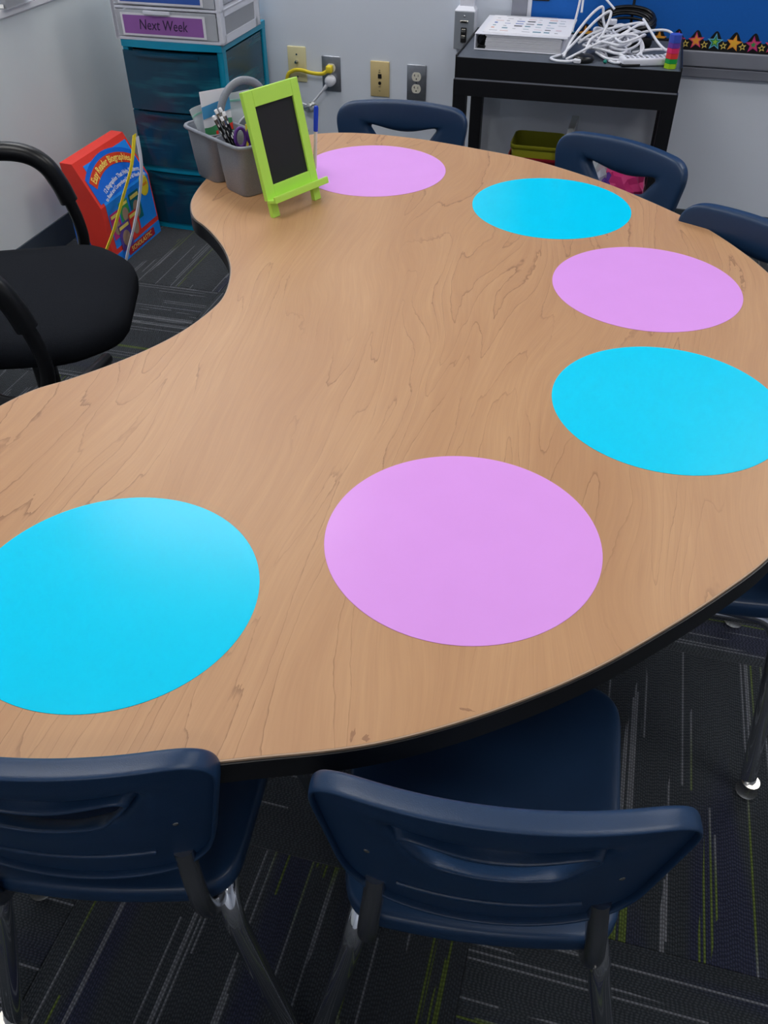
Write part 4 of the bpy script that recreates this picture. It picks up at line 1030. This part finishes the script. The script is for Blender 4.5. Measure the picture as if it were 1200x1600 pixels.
# yellow tag, white disc
yt = cad_thing('glue_stick', 'yellow strip standing behind the purple scissors in the caddy', 'strip', -.022, -.040, .012, math.radians(-50))
bm = bmesh.new(); sheet(bm, .016, .112, .0022, lambda x, z: Vector((x + .02 * z, .03 * z, z)), 2, 6); mesh_obj('strip', bm, M_YELLOW, yt)
wd_ = cad_thing('round_lid', 'grey round lid with a white rim standing in the caddy', 'lid', .035, .0, .022, math.radians(-45))
bm = bmesh.new(); disc(bm, 0, .055, .052, -.0015, .0015, 40); mesh_obj('disc', bm, mat('lid_grey', srgb(120, 128, 138), .4, noise=.02), wd_, 40)
bm = bmesh.new(); tube(bm, [Vector((.053 * math.cos(a), 0, .055 + .053 * math.sin(a))) for a in [2 * PI * k / 40 for k in range(40)]], .0018, 6, True); mesh_obj('rim', bm, M_WHITEPL, wd_, 60)
# blue pen at the right end
p = Vector((-.150, 1.905, H_TABLE + .03)); t = thing('pen', 'blue pen standing at the right end of the caddy behind the easel', 'pen', p, 0); t.rotation_euler = (0, math.radians(4), 0)
bm = bmesh.new(); tube(bm, [Vector((0, 0, 0)), Vector((0, 0, .085))], .0036, 8); mesh_obj('barrel', bm, M_PALE, t)
bm = bmesh.new(); tube(bm, [Vector((0, 0, .078)), Vector((0, 0, .125)), Vector((0, 0, .128))], [.0048, .0048, .0035], 12); mesh_obj('cap', bm, mat('blue_cap', srgb(20, 60, 190), .3, noise=.02), t, 60)

# ------------------------------------------------------------------ lime easel
ed = Vector((.64, .76, 0)).normalized()           # along the easel width
ea = math.atan2(ed.y, ed.x)
ez = thing('tabletop_easel', 'small lime green tabletop easel with a blank black chalkboard', 'easel', (-.226 + .0, 1.703, H_TABLE), ea)
EW, EH = .147, .234; lean = math.atan2(.052, .224)
LM = Matrix.Rotation(-lean, 4, 'X')
def le(name, bm, m, sm=None): return mesh_obj(name, bm, m, ez, sm, LM)
bw = .024
bm = bmesh.new(); box(bm, 0, bw, 0, .010, .034, EH, .001); le('frame_side', bm, M_LIME)
bm = bmesh.new(); box(bm, EW - bw * .85, EW, 0, .010, .034, EH, .001); le('frame_side', bm, M_LIME)
bm = bmesh.new(); box(bm, bw, EW - bw * .85, 0, .010, EH - .030, EH, .001); le('frame_top', bm, M_LIME)
bm = bmesh.new(); box(bm, bw, EW - bw * .85, 0, .010, .034, .060, .001); le('frame_bottom', bm, M_LIME)
bm = bmesh.new(); box(bm, bw - .003, EW - bw * .85 + .003, .0045, .0085, .056, EH - .027); le('chalkboard', bm, M_BOARD)
bm = bmesh.new(); box(bm, -.002, EW + .004, -.024, 0, .030, .036, .001); box(bm, -.002, EW + .004, -.026, -.020, .030, .043, .001); le('tray', bm, M_LIME)
for x in (.004, EW - .022):
    bm = bmesh.new(); box(bm, x, x + .019, -.001, .009, .0, .032, .001)
    le('foot', bm, M_LIME)
bm = bmesh.new(); tube(bm, [Vector((EW * .5, .056, .185)), Vector((EW * .5, .092, .004))], .005, 4); mesh_obj('rear_strut', bm, M_BAREWOOD, ez)
